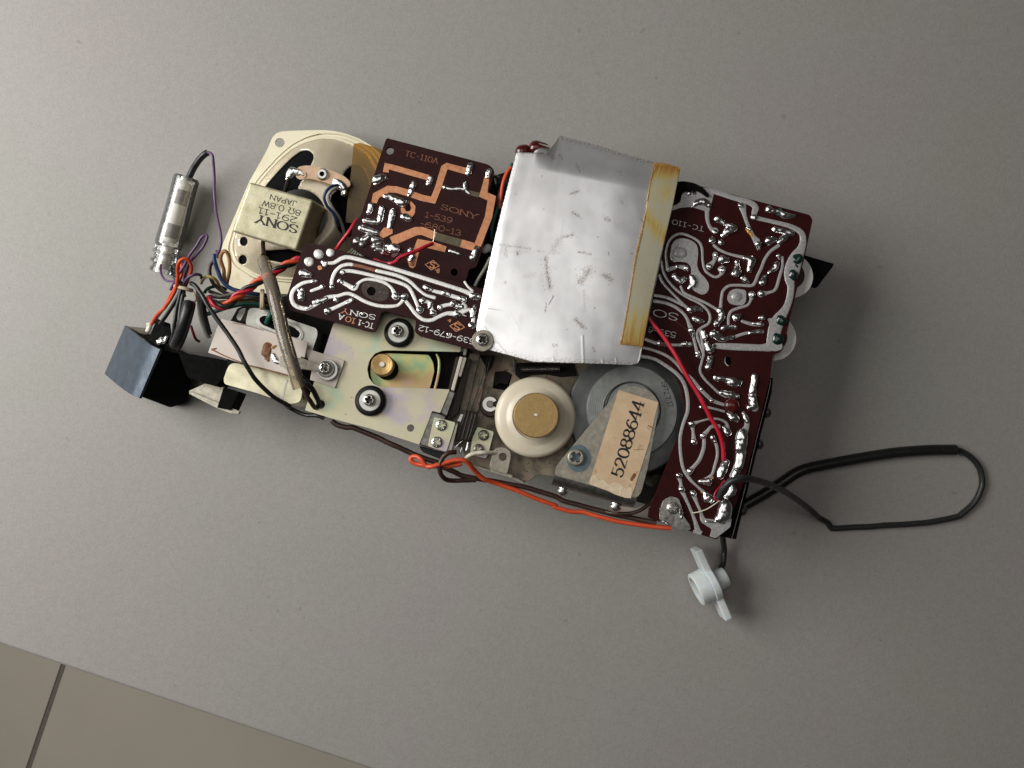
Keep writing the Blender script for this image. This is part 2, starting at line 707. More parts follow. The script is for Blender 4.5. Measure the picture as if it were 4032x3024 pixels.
irid_m = M("iridescent_chromate", (.5, .5, .3), metal=.4, rough=.38, vs=70, detail=3, bump=.1, bs=2500,
           ramp=[(.26, (.26, .50, .40)), (.38, (.38, .55, .28)), (.48, (.66, .62, .26)), (.58, (.72, .50, .24)), (.70, (.66, .50, .40))])
deck_m = M("dirty_deck", (.30, .26, .20), metal=.3, rough=.5, vs=120, bump=.15, detail=7,
           ramp=[(.30, (.035, .028, .02)), (.42, (.15, .125, .09)), (.53, (.25, .215, .15)), (.62, (.27, .165, .135)), (.73, (.15, .175, .085))], specks=((500, .64, .8, (.03, .022, .016)), (260, .66, .5, (.30, .11, .05))))
steel_m = M("bright_steel", (.62, .60, .56), metal=.95, rough=.28, var=.2, vs=500, bump=.06)
dsteel_m = M("dark_steel", (.20, .19, .175), metal=.85, rough=.36, var=.35, vs=400, bump=.1)
bracket_m = M("zinc_bracket", (.36, .33, .27), metal=.6, rough=.42, var=.25, vs=500, bump=.15, specks=((700, .68, .6, (.09, .06, .04)),))
fly_m = M("grey_rotor", (.26, .275, .26), metal=.45, rough=.42, var=.18, vs=300, bump=.05, specks=((600, .70, .5, (.08, .08, .07)),), rings=420.)
flyd_m = M("dark_rotor", (.13, .135, .13), metal=.5, rough=.45, var=.2, vs=200, rings=420.)
brass_m = M("brass", (.44, .29, .115), metal=.85, rough=.42, var=.12, vs=900, bump=.08, c2=(.49, .34, .15), rings=420.)
brassb_m = M("bright_brass", (.55, .36, .15), metal=.8, rough=.4, var=.25, vs=500, bump=.1, rings=420.)
nylon_m = M("aged_nylon", (.70, .63, .49), rough=.34, var=.06, vs=60, sss=.35, coat=.2, specks=((420, .73, .5, (.25, .17, .09)),))
nylonw_m = M("white_nylon", (.70, .68, .64), rough=.45, var=.08, vs=90)
milky_m = M("milky_plastic", (.68, .73, .73), rough=.35, var=.10, vs=120, sss=.6, specks=((260, .68, .35, (.50, .44, .28)),))
rubber_m = M("black_rubber", (.008, .008, .008), rough=.6, var=.3, vs=500, spec=.3)
black_m = M("black_plastic", (.003, .003, .003), rough=.8, var=.3, vs=300, spec=.08)
dark_m = M("dark_chassis", (.006, .005, .004), rough=.7, var=.4, vs=200, spec=.2)
brown_m = M("dark_brown_bakelite", (.030, .017, .011), rough=.45, var=.35, vs=300, spec=.3)
cream_m = M("cream_enamel", (.80, .73, .51), metal=.15, rough=.33, var=.05, vs=60, coat=.3, c2=(.84, .78, .60), specks=((90, .66, .4, (.66, .50, .16)), (700, .73, .6, (.25, .18, .08))))
creamy_m = M("yellowed_enamel", (.70, .60, .28), metal=.2, rough=.36, var=.12, vs=60, coat=.3)
yoke_m = M("aged_zinc_yoke", (.54, .50, .31), metal=.4, rough=.46, var=.2, vs=250, bump=.15, c2=(.66, .62, .44), specks=((420, .66, .4, (.24, .19, .09)),))
can_m = M("yellow_can", (.66, .62, .44), metal=.75, rough=.32, var=.2, vs=120, bump=.08)
can2_m = M("silver_can", (.52, .51, .46), metal=.75, rough=.33, var=.2, vs=120)
conem = M("black_paper_cone", (.005, .005, .006), rough=.9, var=.3, vs=300, spec=.1)
tan_m = M("tan_phenolic", (.60, .40, .26), rough=.55, var=.15, vs=300)
tpl_m = M("pale_terminal_plate", (.68, .58, .50), rough=.45, var=.1, vs=70, bump=.1, c2=(.72, .64, .58), specks=((300, .69, .7, (.20, .11, .06)),))
rust_m = M("rust_stain", (.20, .085, .03), rough=.6, var=.5, vs=700, bump=.4)
blue_m = M("blue_grey_metal", (.066, .088, .115), metal=.45, rough=.40, var=.22, vs=200, bump=.08, specks=((300, .68, .5, (.06, .08, .10)),))
label_m = M("aged_paper_label", (.66, .46, .28), rough=.6, var=.14, vs=130, detail=7, bump=.1, c2=(.74, .55, .36), specks=((240, .62, .45, (.36, .19, .08)), (800, .68, .6, (.20, .10, .05))))
torn_m = M("torn_paper", (.72, .58, .40), rough=.8, var=.15, vs=400, bump=.5)
paint_m = M("blue_locking_paint", (.10, .15, .17), rough=.35, var=.25, vs=400)
green_m = M("green_lacquer", (.004, .022, .017), rough=.2, var=.3, vs=500, coat=.6)
capm = M("maroon_capacitor", (.075, .008, .008), rough=.25, var=.2, vs=300, coat=.5)
twine_m = M("waxed_twine", (.50, .40, .27), rough=.7, var=.25, vs=1500, bump=.5)
red_m = M("red_insulation", (.46, .012, .03), rough=.35, var=.12, vs=300, coat=.15)
dred_m = M("dark_red_insulation", (.16, .008, .012), rough=.4, var=.15, vs=300)
orange_m = M("orange_insulation", (.62, .075, .022), rough=.4, var=.1, vs=300)
purple_m = M("purple_insulation", (.11, .05, .14), rough=.4, var=.15, vs=300)
brownw_m = M("brown_insulation", (.045, .022, .016), rough=.4, var=.2, vs=300)
bluew_m = M("blue_insulation", (.025, .06, .17), rough=.4, var=.15, vs=300)
greenw_m = M("green_insulation", (.006, .085, .06), rough=.4, var=.15, vs=300)
tanw_m = M("tan_insulation", (.50, .27, .12), rough=.4, var=.15, vs=300)
yelloww_m = M("yellow_insulation", (.55, .44, .16), rough=.4, var=.15, vs=300)
greyw_m = M("grey_insulation", (.28, .27, .24), rough=.4, var=.15, vs=300)
whitew_m = M("white_insulation", (.66, .62, .50), rough=.4, var=.1, vs=300)
blackw_m = M("black_insulation", (.012, .012, .012), rough=.38, var=.2, vs=300)
cable_m = M("charcoal_cable", (.022, .023, .023), rough=.42, var=.2, vs=300)
amber_m = clear_mat("amber_tape", (.72, .50, .12), .25, .20, (.34, .22, .03))
clear_m = clear_mat("clear_plastic", (.985, .98, .97), .07, .12, (.95, .94, .91))
sleeve_m = clear_mat("clear_sleeving", (.86, .78, .62), .10, .28, (.58, .50, .40))
washer_m = M("dull_washer", (.62, .62, .57), metal=.35, rough=.4, var=.12, vs=500)
gap_m = M("dark_gap", (.02, .016, .012), metal=.5, rough=.4, var=.4, vs=400)
basket_m = M("basket_enamel", (.69, .59, .43), metal=.3, rough=.30, var=.08, vs=60, coat=.3, c2=(.75, .67, .50), specks=((420, .70, .4, (.35, .27, .15)),))
recess_dark_m = M("recess_shade_grime", (.035, .032, .028), metal=.6, rough=.35, var=.4, vs=3)  # dark colour painting in the shade, and some grime, of screw recesses
# ================================================================== SETTING
def table_material():
    m = bpy.data.materials.new("grey_stone_worktop")
    m.use_nodes = True
    nt = m.node_tree
    b = nt.nodes["Principled BSDF"]
    tc = nt.nodes.new("ShaderNodeTexCoord")

    def nz(scale, det=4, dist=0):
        n = nt.nodes.new("ShaderNodeTexNoise")
        n.inputs["Scale"].default_value = scale
        n.inputs["Detail"].default_value = det
        n.inputs["Distortion"].default_value = dist
        nt.links.new(tc.outputs["Object"], n.inputs["Vector"])
        return n

    def ramp(n, els):
        r = nt.nodes.new("ShaderNodeValToRGB")
        e = r.color_ramp.elements
        while len(e) < len(els):
            e.new(.5)
        for x, (p, c) in zip(e, els):
            x.position, x.color = p, (*c, 1)
        nt.links.new(n.outputs["Fac"], r.inputs[0])
        return r

    def mix(a, bb, mode, f):
        x = nt.nodes.new("ShaderNodeMix")
        x.data_type, x.blend_type = 'RGBA', mode
        x.inputs[0].default_value = f
        nt.links.new(a.outputs[0] if a.type != 'MIX' else a.outputs[2], x.inputs[6])
        nt.links.new(bb.outputs[0], x.inputs[7])
        return x
    base = ramp(nz(9, 6, .4), [(.34, (.322, .316, .288)), (.5, (.334, .318, .296)), (.64, (.338, .312, .300))])
    mott = ramp(nz(480, 6, .2), [(.3, (.945, .945, .94)), (.55, (1, 1, 1)), (.75, (1.04, 1.04, 1.04))])
    fine = ramp(nz(1100, 3), [(.25, (.90, .90, .90)), (.6, (1.03, 1.03, 1.03))])
    spot = ramp(nz(210, 2), [(.23, (.78, .77, .75)), (.28, (1, 1, 1)), (.74, (1, 1, 1)), (.79, (1.10, 1.09, 1.07))])
    c = mix(mix(mix(base, mott, 'MULTIPLY', 1), fine, 'MULTIPLY', 1), spot, 'MULTIPLY', .7)
    nt.links.new(c.outputs[2], b.inputs["Base Color"])
    big = ramp(nz(48, 2, .2), [(.20, (.86, .85, .84)), (.25, (1, 1, 1)), (.77, (1, 1, 1)), (.80, (1.16, 1.14, 1.10))])
    c = mix(c, big, 'MULTIPLY', .8)
    nt.links.new(c.outputs[2], b.inputs["Base Color"])
    b.inputs["Roughness"].default_value = .55
    b.inputs["Specular IOR Level"].default_value = .35
    h1 = nz(650, 5, .2)
    bp = nt.nodes.new("ShaderNodeBump")
    bp.inputs["Strength"].default_value = .07
    bp.inputs["Distance"].default_value = .0006
    nt.links.new(h1.outputs["Fac"], bp.inputs["Height"])
    bp2 = nt.nodes.new("ShaderNodeBump")
    bp2.inputs["Strength"].default_value = .14
    bp2.inputs["Distance"].default_value = .0004
    h2 = nz(1300, 4)
    nt.links.new(h2.outputs["Fac"], bp2.inputs["Height"])
    nt.links.new(bp.outputs[0], bp2.inputs["Normal"])
    nt.links.new(bp2.outputs[0], b.inputs["Normal"])
    return m


tile_m = M("beige_floor_tile", (.84, .76, .645), rough=.5, var=.03, vs=9, bump=.05, bs=700)
grout_m = M("dark_grout", (.27, .245, .21), rough=.85, var=.15, vs=200)

P0 = TAB.P(0, 2541)
P1 = TAB.P(1430, 3024)
ed = (P1 - P0).normalized()
ein = Vector((-ed.y, ed.x, 0))


def slab(name, mat, c0, du, dv, ztop, th, parent=None, bev=.0015):
    a = [c0, c0 + ed * du, c0 + ed * du + ein * dv, c0 + ein * dv]
    top = [Vector((p.x, p.y, ztop)) for p in a]
    bot = [Vector((p.x, p.y, ztop - th)) for p in a]
    return link(name, top + bot, [(0, 1, 2, 3), (7, 6, 5, 4), (0, 4, 5, 1), (1, 5, 6, 2), (2, 6, 7, 3), (3, 7, 4, 0)], mat, parent, bevel=bev)


wt = slab("worktop", table_material(), P0 - ed * .42, 1.25, .80, 0, .02, bev=.0020)
wt['kind'] = 'structure'
FZ = -.74
g0 = TAB.P(178, 2827, FZ)
fl = slab("floor", grout_m, Vector((g0.x, g0.y, 0)) - ed * 1.7 - ein * 1.1, 3.4, 2.4, FZ - .003, .02, bev=0)
fl['kind'] = 'structure'
TS = .60
tile_me = None
goff = ein * .17
for i in range(-2, 2):
    for j in range(-1, 2):
        c0 = Vector((g0.x, g0.y, 0)) + goff + ed * (i * TS + .0035) + ein * ((j - 1) * TS + .0035)
        if tile_me is None:
            t = slab("tile", tile_m, c0, TS - .007, TS - .007, FZ, .012, fl, bev=.0012)
            tile_me, t0, tc0 = t, t.location.copy(), c0
        else:
            t = tile_me.copy()
            col.objects.link(t)
            t.parent = fl
            t.location = t0 + (c0 - tc0)

# ================================================================== TAPE RECORDER
rec = thing("tape_recorder", DEV, (0, 0, -.046),
            "opened up cassette tape recorder mechanism with maroon circuit boards lying on the grey worktop", "tape recorder")


def to_table(v, clear=.001):
    """the point straight below v (along the device axis) that is clear above the worktop"""
    w = DEV.W(v)
    n = DEV.R @ Vector((0, 0, 1))
    k = (w.z - clear) / n.z
    return Vector((v.x, v.y, v.z - k))


# --- chassis tub below the boards and plates (dark), resting on the worktop
tub = PR("chassis_tub", DEV, q('s', "1390,1075 1500,700 1560,600 1950,690 2120,640 2640,770 2700,780 3060,880 3100,1100 2990,1400 2920,1680 2800,2040 2560,1990 2620,1820 2430,1780 2130,1760 1780,1640 1350,1520 1180,1585 1000,1540 895,1480 893,1290 935,1215 1013,1180 1180,1160 1300,1140"),
         -.0175, .01, dark_m, rec, zfun=to_table, bevel=0)
deck = PR("deck_plate", DEV, q('y5', "380,40 760,-60 1800,100 2500,250 2600,900 2300,1250 1900,1330 1490,1345 1380,1330 1290,1345 1230,1390 1180,1402 1120,1360 1060,1340 650,1230 600,1160 560,1060 300,960"),
          -.0140, .0013, deck_m, rec, holes=[q('y5', "890,300 1060,320 1020,480 870,455")], bevel=.0002)
# lug standing on the deck edge
lug = PR("mounting_lug", DEV, rounded(q('y5', "833,1248 872,1085 915,1050 985,1052 1040,1085 1052,1140 1015,1312 935,1300"), 10),
         -.0085, .0011, bracket_m, deck, holes=[circ('y5', 970, 1145, 40)], bevel=.0002)
PR("lug_foot", DEV, q('y5', "833,1245 1015,1310 1070,1330 1060,1362 850,1300"), -.0102, .004, bracket_m, deck)
PR("deck_shade_patch", DEV, q('y5', "1105,200 1680,190 1720,330 1560,345 1400,318 1250,325 1150,370 1095,320"), -.0136, .0004, dark_m, deck, bevel=0)  # thin dark sheets here and below paint in the shade of deck gaps
PR("deck_shade_patch", DEV, rounded(q('y5', "890,290 1000,280 1060,320 1010,420 940,400 880,440"), 8), -.0135, .0004, dark_m, deck, bevel=0)
PR("deck_shade_patch", DEV, q('y5', "735,120 890,130 860,240 790,330 800,250"), -.0112, .0003, dark_m, deck, bevel=0)
PR("deck_shade_patch", DEV, q('z5', "1440,430 1690,440 1745,330 1800,330 1700,700 1640,815 1480,800"), -.0126, .0004, dark_m, deck, bevel=0)
# second small bracket with two dark screws
PR("head_bracket", DEV, rounded(q('y5', "715,842 880,892 832,1085 800,1165 640,1120 660,960"), 9), -.0095, .0012, zinc_m, deck, bevel=.0002)
# front edge strip of the deck
PR("deck_lip", DEV, q('y5', "652,1222 850,1280 1065,1340 1180,1398 1170,1412 1050,1362 840,1302 645,1240"), -.0128, .003, bracket_m, deck)
# channel and rails
PR("slide_channel", DEV, q('y5', "640,100 900,130 800,330 720,700 560,680 520,760"), -.0115, .001, deck_m, deck)
for nm, s, z, mt in (("slide_rail", "538,135 570,143 478,484 448,470", -.004, tpl_m),
                     ("slide_rail", "577,138 606,148 548,342 523,335", -.004, bracket_m),
                     ("slide_rail", "590,55 613,58 596,126 567,116", -.003, bracket_m),
                     ("slide_bar", "500,140 536,140 440,480 420,640 380,620 430,430", -.006, brown_m),
                     ("slide_bar", "612,150 650,160 520,700 430,780 470,600", -.0075, brown_m),
                     ("slide_bar", "395,470 440,490 392,700 350,690", -.0065, brown_m)):
    PR(nm, DEV, q('y5', s), z, .004, mt, rec, bevel=.0002)
hb = PR("head_block", DEV, rounded(q('y5', "562,678 722,708 690,860 640,985 500,968 520,800"), 8), -.006, .006, brown_m, rec, bevel=.0003)
for s in ("600,690,8 560,820,8 525,960,8", "632,690,8 590,840,8 560,970,8", "668,700,8 630,850,8 596,975,8", "700,705,8 660,860,8 622,975,8"):
    v, f = ribbon(DEV, q('y5', s), -.0059, .0005)
    link("head_fin", v, f, gap_m, hb, smooth=40)
for s in ("752,95,8 690,330,7 640,560,7 600,690,6", "850,130,9 800,330,7 720,560,7 668,700,6", "828,120,6 770,330,6 690,560,6 640,690,6"):
    v, f = ribbon(DEV, q('y5', s), -.0095, .0004)
    link("slide_wire", v, f, gap_m, deck, smooth=40)
for s, c in (("550,712 575,720 545,795 510,785", tin_m), ("480,1060,10 520,1020,9 560,985,8", None), ("605,1080,16 620,1000,10", None), ("540,1100,14 560,1050,10", None)):
    if c:
        PR("head_terminal", DEV, q('y5', s), -.0055, .001, c, hb)
    else:
        v, f = blob(DEV, q('y5', s), -.009)
        link("head_terminal", v, f, solder_m, hb, smooth=180)
# idler roller with its E clip
c0 = DEV.P(*q('y5', "845,640")[0], -.010)
idl = LA("idler_roller", c0, [(0, 0), (.0030, 0), (.0030, .0003), (.0037, .0003), (.0040, -.0002), (.0040, -.0038), (0, -.0038)], brown_m, rec)
v, f = [], []
ring = [R(a) for a in range(30, 331, 12)]
for a in ring:
    for rr, z in ((.0014, .0012), (.0029, .0012), (.0029, .0006), (.0014, .0006)):
        v.append(DEV.P(*q('y5', "840,618")[0], -.010) + Vector((rr * math.cos(a), rr * math.sin(a), z)))
for i in range(len(ring) - 1):
    for j in range(4):
        f.append((i * 4 + j, i * 4 + (j + 1) % 4, i * 4 + 4 + (j + 1) % 4, i * 4 + 4 + j))
f += [(3, 2, 1, 0), tuple(range(len(v) - 4, len(v)))]
link("retaining_clip", v, f, nylonw_m, idl, smooth=30, recalc=True)
LA("pin", DEV.P(*q('y5', "838,617")[0], -.010), [(0, .0022), (.0011, .0022), (.00135, .0019), (.00135, 0)], dsteel_m, idl, n=24)
# spring and post
pts = []
for i in range(29 * 8):
    t = i / (29 * 8)
    b = DEV.P(*[a + (bb - a) * t for a, bb in zip(q('y5', "1150,268")[0], q('y5', "1545,262")[0])], -.012)
    a = 2 * math.pi * 29 * t
    pts.append(b + Vector((0, .0010 * math.cos(a), .0010 * math.sin(a))))
v, f = tube(pts, .00016, n=5, sub=0)
link("coil_spring", v, f, dsteel_m, rec, smooth=180)
v, f = tube([DEV.P(*q('y5', "1090,175")[0], -.008), DEV.P(*q('y5', "1078,290")[0], -.010)], .0008, n=12)
link("spring_post", v, f, dsteel_m, rec, smooth=40)


# --- screws: one mesh per look, shared
def screw_mesh(name, mat, dome=.36, flat=False):
    vs, fs = [], []
    NR, NS = 15, 64
    for k in range(1, NR + 1):
        r = k / NR
        for i in range(NS):
            a = 2 * math.pi * i / NS
            x, y = r * math.cos(a), r * math.sin(a)
            z = dome * math.sqrt(max(0, 1 - (r * .96) ** 2)) if not flat else dome * (1 - max(0, r - .86) * 2.5)
            d = 0
            for p, o in ((x, y), (y, x)):
                e1 = min(1, max(0, (.20 + .05 * (1 - abs(o)) - abs(p)) / .05))
                e2 = min(1, max(0, (.66 - abs(o)) / .08))
                d = max(d, e1 * e2)
            z -= d * (.6 * (1 - .8 * r * r) + .2)
            vs.append((x, y, z))
    vs.append((0, 0, dome - .8))
    c = len(vs) - 1
    for i in range(NS):
        fs.append((c, i, (i + 1) % NS))
    for k in range(NR - 1):
        for i in range(NS):
            j = (i + 1) % NS
            a = k * NS
            fs.append((a + i, a + NS + i, a + NS + j, a + j))
    b = len(vs)
    for i in range(NS):
        x, y, z = vs[(NR - 1) * NS + i]
        vs.append((x, y, -.6))
    for i in range(NS):
        j = (i + 1) % NS
        a = (NR - 1) * NS
        fs.append((a + i, b + i, b + j, a + j))
    me = bpy.data.meshes.new(name)
    me.from_pydata(vs, [], fs)
    me.materials.append(mat)
    me.materials.append(recess_dark_m)
    for p_ in me.polygons:
        x, y = p_.center.x, p_.center.y
        if p_.center.z > -.5 and max(abs(x), abs(y)) < .66 and min(abs(x), abs(y)) < .19:
            p_.material_index = 1  # cross faces coloured dark to deepen their shade
    me.shade_smooth()
    me.set_sharp_from_angle(angle=R(50))
    return me


scr_me = screw_mesh("screw", steel_m)
scrd_me = screw_mesh("dark_screw", dsteel_m)
scrf_me = screw_mesh("flat_screw", bracket_m, .35, True)


def screw(k, u, v, r, z, parent, rot=20, me=None):
    x, y = q(k, "%f,%f" % (u, v))[0]
    return put("screw", me or scr_me, DEV.P(x, y, z), parent, DEV.m(r * ZK[k][2], z), R(rot))


def washer(name, k, u, v, r, rin, z, th, mat, parent, bev=.25):
    c = DEV.P(*q(k, "%f,%f" % (u, v))[0], z)
    R0, r0 = DEV.m(r * ZK[k][2], z), DEV.m(rin * ZK[k][2], z)
    e = th * bev
    return LA(name, c, [(r0, -th), (r0, 0), (R0 - e, 0), (R0, -e), (R0, -th), (r0, -th)], mat, parent)


screw('y5', 778, 928, 55, -.0090, deck, 10, scrd_me)
screw('y5', 725, 1070, 55, -.0090, deck, 35, scrd_me)

# --- left mounting plate
PZ = -.0035
plate = PR("mounting_plate", DEV, rounded(q('z5', "505,175 980,40 1290,130 1700,280 1690,440 1050,425 960,428 890,455 840,520 820,600 835,680 880,740 950,768 1250,772 1590,790 1500,1010 1425,990 1395,1075 1305,1305 830,1150 520,1070 330,1012 238,985"), 6, 3),
           PZ, .0012, zinc_m, rec, holes=[circ('z5', 385, 930, 42), circ('z5', 1225, 1150, 34)], bevel=.0002)
PR("plate_flange", DEV, q('z5', "1420,992 1500,1012 1560,1040 1430,1345 1305,1308"), PZ - .0006, .006, dsteel_m, plate, bevel=.0006)
PR("plate_flange", DEV, q('z5', "1690,290 1745,330 1735,445 1690,440"), PZ - .0006, .005, dsteel_m, plate, bevel=.0004)
PR("plate_flange", DEV, q('z5', "1590,792 1640,812 1560,1045 1502,1012"), PZ - .0006, .006, dsteel_m, plate, bevel=.0006)
fbr = PR("corner_bracket", DEV, rounded(q('z5', "1445,1045 1645,1098 1560,1372 1385,1322"), 8), PZ - .0005, .0012, zinc_m, rec, bevel=.0002)
PR("bracket_flange", DEV, q('z5', "1646,1100 1668,1108 1600,1385 1562,1374"), PZ - .0009, .006, bracket_m, fbr, bevel=.0003)
screw('z5', 1512, 1125, 53, PZ - .0003, fbr, 15)
screw('z5', 1470, 1282, 53, PZ - .0003, fbr, 62)
PR("foam_pad", DEV, rounded(q('z5', "1300,1312 1440,1350 1545,1375 1565,1410 1500,1440 1330,1372"), 10), PZ - .005, .008, rubber_m, rec, bevel=.0006)
# plate underneath the slot
gp = PR("slot_plate", DEV, rounded(q('z5', "900,470 1010,452 1395,468 1435,540 1445,620 1425,700 1400,790 950,790 880,740 850,660 850,560"), 10), PZ - .0035, .001, irid_m, rec, bevel=.0002)
v, f = ribbon(DEV, q('z5', "1470,465,22 1490,520,26 1490,600,28 1475,690,28 1450,790,28"), PZ - .005, .0004)
link("slot_rim", v, f, irid_m, gp, smooth=40)
for (u, vv, r, u2, v2, r2, u3, v3, r3, rot) in ((1120, 268, 138, 1110, 256, 97, 1102, 244, 56, 5), (855, 899, 143, 845, 893, 98, 836, 888, 56, 75)):
    g = DEV.P(*q('z5', "%f,%f" % (u, vv))[0], PZ)
    ro = DEV.m(r * .42205, PZ)
    LA("rubber_grommet", g, [(ro * .45, .0034), (ro * .80, .0034), (ro * .93, .0029), (ro, .0019), (ro * .97, .0008), (ro * .85, 0), (ro * .45, 0), (ro * .45, .0034)], rubber_m, plate, n=64, smooth=50)
    w = DEV.P(g.x * 0 + q('z5', "%f,%f" % (u2, v2))[0][0], q('z5', "%f,%f" % (u2, v2))[0][1], PZ + .0040)
    rw = DEV.m(r2 * .42205, PZ)
    LA("washer", w, [(rw * .3, -.0006), (rw * .3, 0), (rw * .95, 0), (rw, -.0002), (rw, -.0006), (rw * .3, -.0006)], washer_m, plate, n=64)
    screw('z5', u3, v3, r3, PZ + .0056, plate, rot)
# capstan
ct = DEV.P(*q('z5', "958,556")[0], .0085)
rc = DEV.m(103 * .42205, .0085)
cap = LA("capstan", (ct.x, ct.y, PZ - .0075), [(0, .0185), (rc * .9, .0185), (rc * 1.0, .0180), (rc, .0130), (rc * 1.05, .0125), (rc * 1.05, .0010), (rc * 1.15, .0008), (rc * 1.15, 0), (0, 0)], black_m, rec, n=48)
LA("brass_cap", (ct.x, ct.y, PZ - .0075), [(rc * .26, .0187), (rc * .93, .0192), (rc * 1.01, .0188), (rc * 1.02, .0160), (rc * .26, .0160), (rc * .26, .0187)], brassb_m, cap, n=48)
LA("pin", (ct.x, ct.y, PZ - .0075), [(0, .0196), (rc * .22, .0196), (rc * .25, .0193), (rc * .25, .0150)], steel_m, cap, n=24)

# --- terminal plate and arm at the left
tp = PR("terminal_plate", DEV, q('z2', "1165,648 1450,722 1700,800 1740,810 1860,850 1945,895 1915,985 1870,1205 1820,1185 1700,1150 1350,1065 1250,1035 1040,968 1120,745"), -.0015, .0012, tpl_m, rec, bevel=.00015)
for s in ("1090,945,14 1200,1000,12 1340,1055,10 1420,1085,12", "1410,1085,12 1560,1120,14 1700,1160,12 1850,1195,16", "1080,940,22 1115,930,16", "1270,690,6 1400,715,6 1560,762,5"):
    v, f = ribbon(DEV, q('z2', s), -.0015, .00006)
    link("rust_mark", v, f, rust_m, tp, smooth=40)
v, f = blob(DEV, q('z2', "1600,900,34 1580,970,46 1600,1040,14"), -.0015, .22, .3)
link("flux_patch", v, f, rust_m, tp, smooth=180)
v, f = blob(DEV, q('z2', "1650,990,22 1680,1050,26 1740,1060,14"), -.0014, .6)
link("solder_joint", v, f, solder_m, tp, smooth=180)
v, f = blob(DEV, q('z2', "1640,920,12 1670,900,6"), -.0012, .6)
link("solder_joint", v, f, flux_m, tp, smooth=180)
arm = PR("terminal_arm", DEV, q('z5', "0,480 215,497 395,572 385,622 245,605 0,570"), .0002, .0006, bracket_m, rec, bevel=.0001)
foot = PR("terminal_bracket", DEV, q('z5', "240,402 606,520 598,560 520,776 285,700 300,625"), PZ + .0012, .0011, tpl_m, rec, bevel=.00015)
washer("washer", 'z5', 445, 607, 100, 30, PZ + .0028, .0008, washer_m, foot)
washer("washer", 'z5', 435, 598, 78, 20, PZ + .0034, .0008, dsteel_m, foot)
screw('z5', 424, 588, 60, PZ + .0040, foot, 40)
PR("terminal_corner", DEV, q('z5', "120,300 268,350 236,492 60,440"), -.0012, .001, tpl_m, rec)
# silver can with the oval window, and the yellow can below the terminal plate
can = PR("transformer_can", DEV, rounded(q('z2', "1420,560 1470,548 1640,578 1760,640 1900,690 2055,742 2064,800 1990,1020 1850,1030 1690,960 1380,720"), 40, 6), -.006, .010, can2_m, rec, bevel=.0012, seg=3)
PR("window_rim", DEV, rounded(q('z2', "1480,645 1560,592 1700,645 1870,708 1945,790 1905,872 1790,838 1680,795 1510,728"), 40, 6), -.0056, .0006, can2_m, can, holes=[rounded(q('z2', "1515,650 1565,620 1690,672 1850,735 1905,790 1880,835 1790,805 1690,765 1540,700"), 30, 6)], bevel=.0002)
PR("oval_window", DEV, rounded(q('z2', "1515,650 1565,620 1690,672 1850,735 1905,790 1880,835 1790,805 1690,765 1540,700"), 30, 6), -.0059, .0002, black_m, can, bevel=0)
PR("inner_frame", DEV, rounded(q('z2', "1300,640 1340,560 1400,550 1380,600 1340,680"), 12), -.008, .004, can2_m, can)
mc = PR("motor_can", DEV, rounded(q('z2', "1245,1050 1850,1200 1925,1290 1905,1430 1800,1450 1500,1345 1195,1262 1185,1215"), 34, 6), -.0085, .020, can_m, rec, bevel=.0020, seg=4)
PR("can_seam", DEV, q('z2', "1770,1215 1790,1222 1735,1420 1718,1414"), -.0084, .0004, can2_m, mc)
PR("battery_bracket", DEV, q('z2', "860,1325 1050,1240 1200,1290 1170,1400 1130,1495"), -.024, .0012, bracket_m, rec)
PR("battery_rail", DEV, q('z2', "868,1328 1335,1515 1325,1540 1240,1535 1100,1478 862,1352"), -.0225, .002, bracket_m, rec)
PR("battery_clip", DEV, q('z2', "1185,1290 1330,1335 1250,1505 1125,1482"), -.0215, .010, black_m, rec)
PR("battery_block", DEV, rounded(q('z2', "760,960 1245,1045 1190,1190 1115,1282 1010,1255 850,1200"), 10), -.0175, .012, black_m, rec, bevel=.0006)

# --- white nylon flywheel with brass boss
fc = DEV.P(*q('y5', "1303,740")[0], -.004)
rf = DEV.m(414 * .3918, -.004)
fw = LA("flywheel", fc, [(0, -.0005), (rf * .55, -.0002), (rf * .58, .0006), (rf * .69, -.0010), (rf * .74, -.0013), (rf * .90, -.0016), (rf * .97, -.0024), (rf, -.0038), (rf, -.0056), (rf * .95, -.0066), (0, -.0066)], nylon_m, rec, n=96, smooth=50)
bc = DEV.P(*q('y5', "1305,727")[0], 0.0012)
rb = DEV.m(226 * .3918, 0)
LA("brass_boss", bc, [(0, 0), (rb * .97, 0), (rb, -.0003), (rb, -.0035), (0, -.0035)], brass_m, fw, n=80)
LA("pin", DEV.P(*q('y5', "1302,723")[0], .0012), [(0, .0004), (.0006, .0004), (.00075, .0002), (.00075, 0)], steel_m, fw, n=20)

# --- grey rotor (motor) under the bracket
mcn = DEV.P(*q('y6', "735,600")[0], -.0085)
rm = DEV.m(545 * .45215, -.0085)
mo = LA("motor", mcn, [(0, 0), (rm * .98, 0), (rm, -.0004), (rm, -.004), (0, -.004)], flyd_m, rec, n=96)
c1 = DEV.P(*q('y6', "751,588")[0], -.0055)
r1 = DEV.m(400 * .45215, -.0055)
ro = LA("rotor", c1, [(r1 * .62, -.0012), (r1 * .64, 0), (r1 * .98, 0), (r1, -.0004), (r1, -.003), (r1 * .62, -.003)], fly_m, mo, n=96)
r2 = DEV.m(250 * .45215, -.006)
c2 = DEV.P(*q('y6', "755,565")[0], -.006)
LA("rotor_hub", c2, [(0, 0), (r2 * .86, 0), (r2 * .92, -.0012), (r2 * .98, -.0012), (r2 * 1.02, -.0002), (r2 * 1.06, -.0016), (r2 * 1.06, -.003), (0, -.003)], fly_m, mo, n=80)
v, f = lettering(DEV, "1972.7.17", 'y6', (1000, 338), (1068, 565), 42, -.0054, .1, h=2e-5)
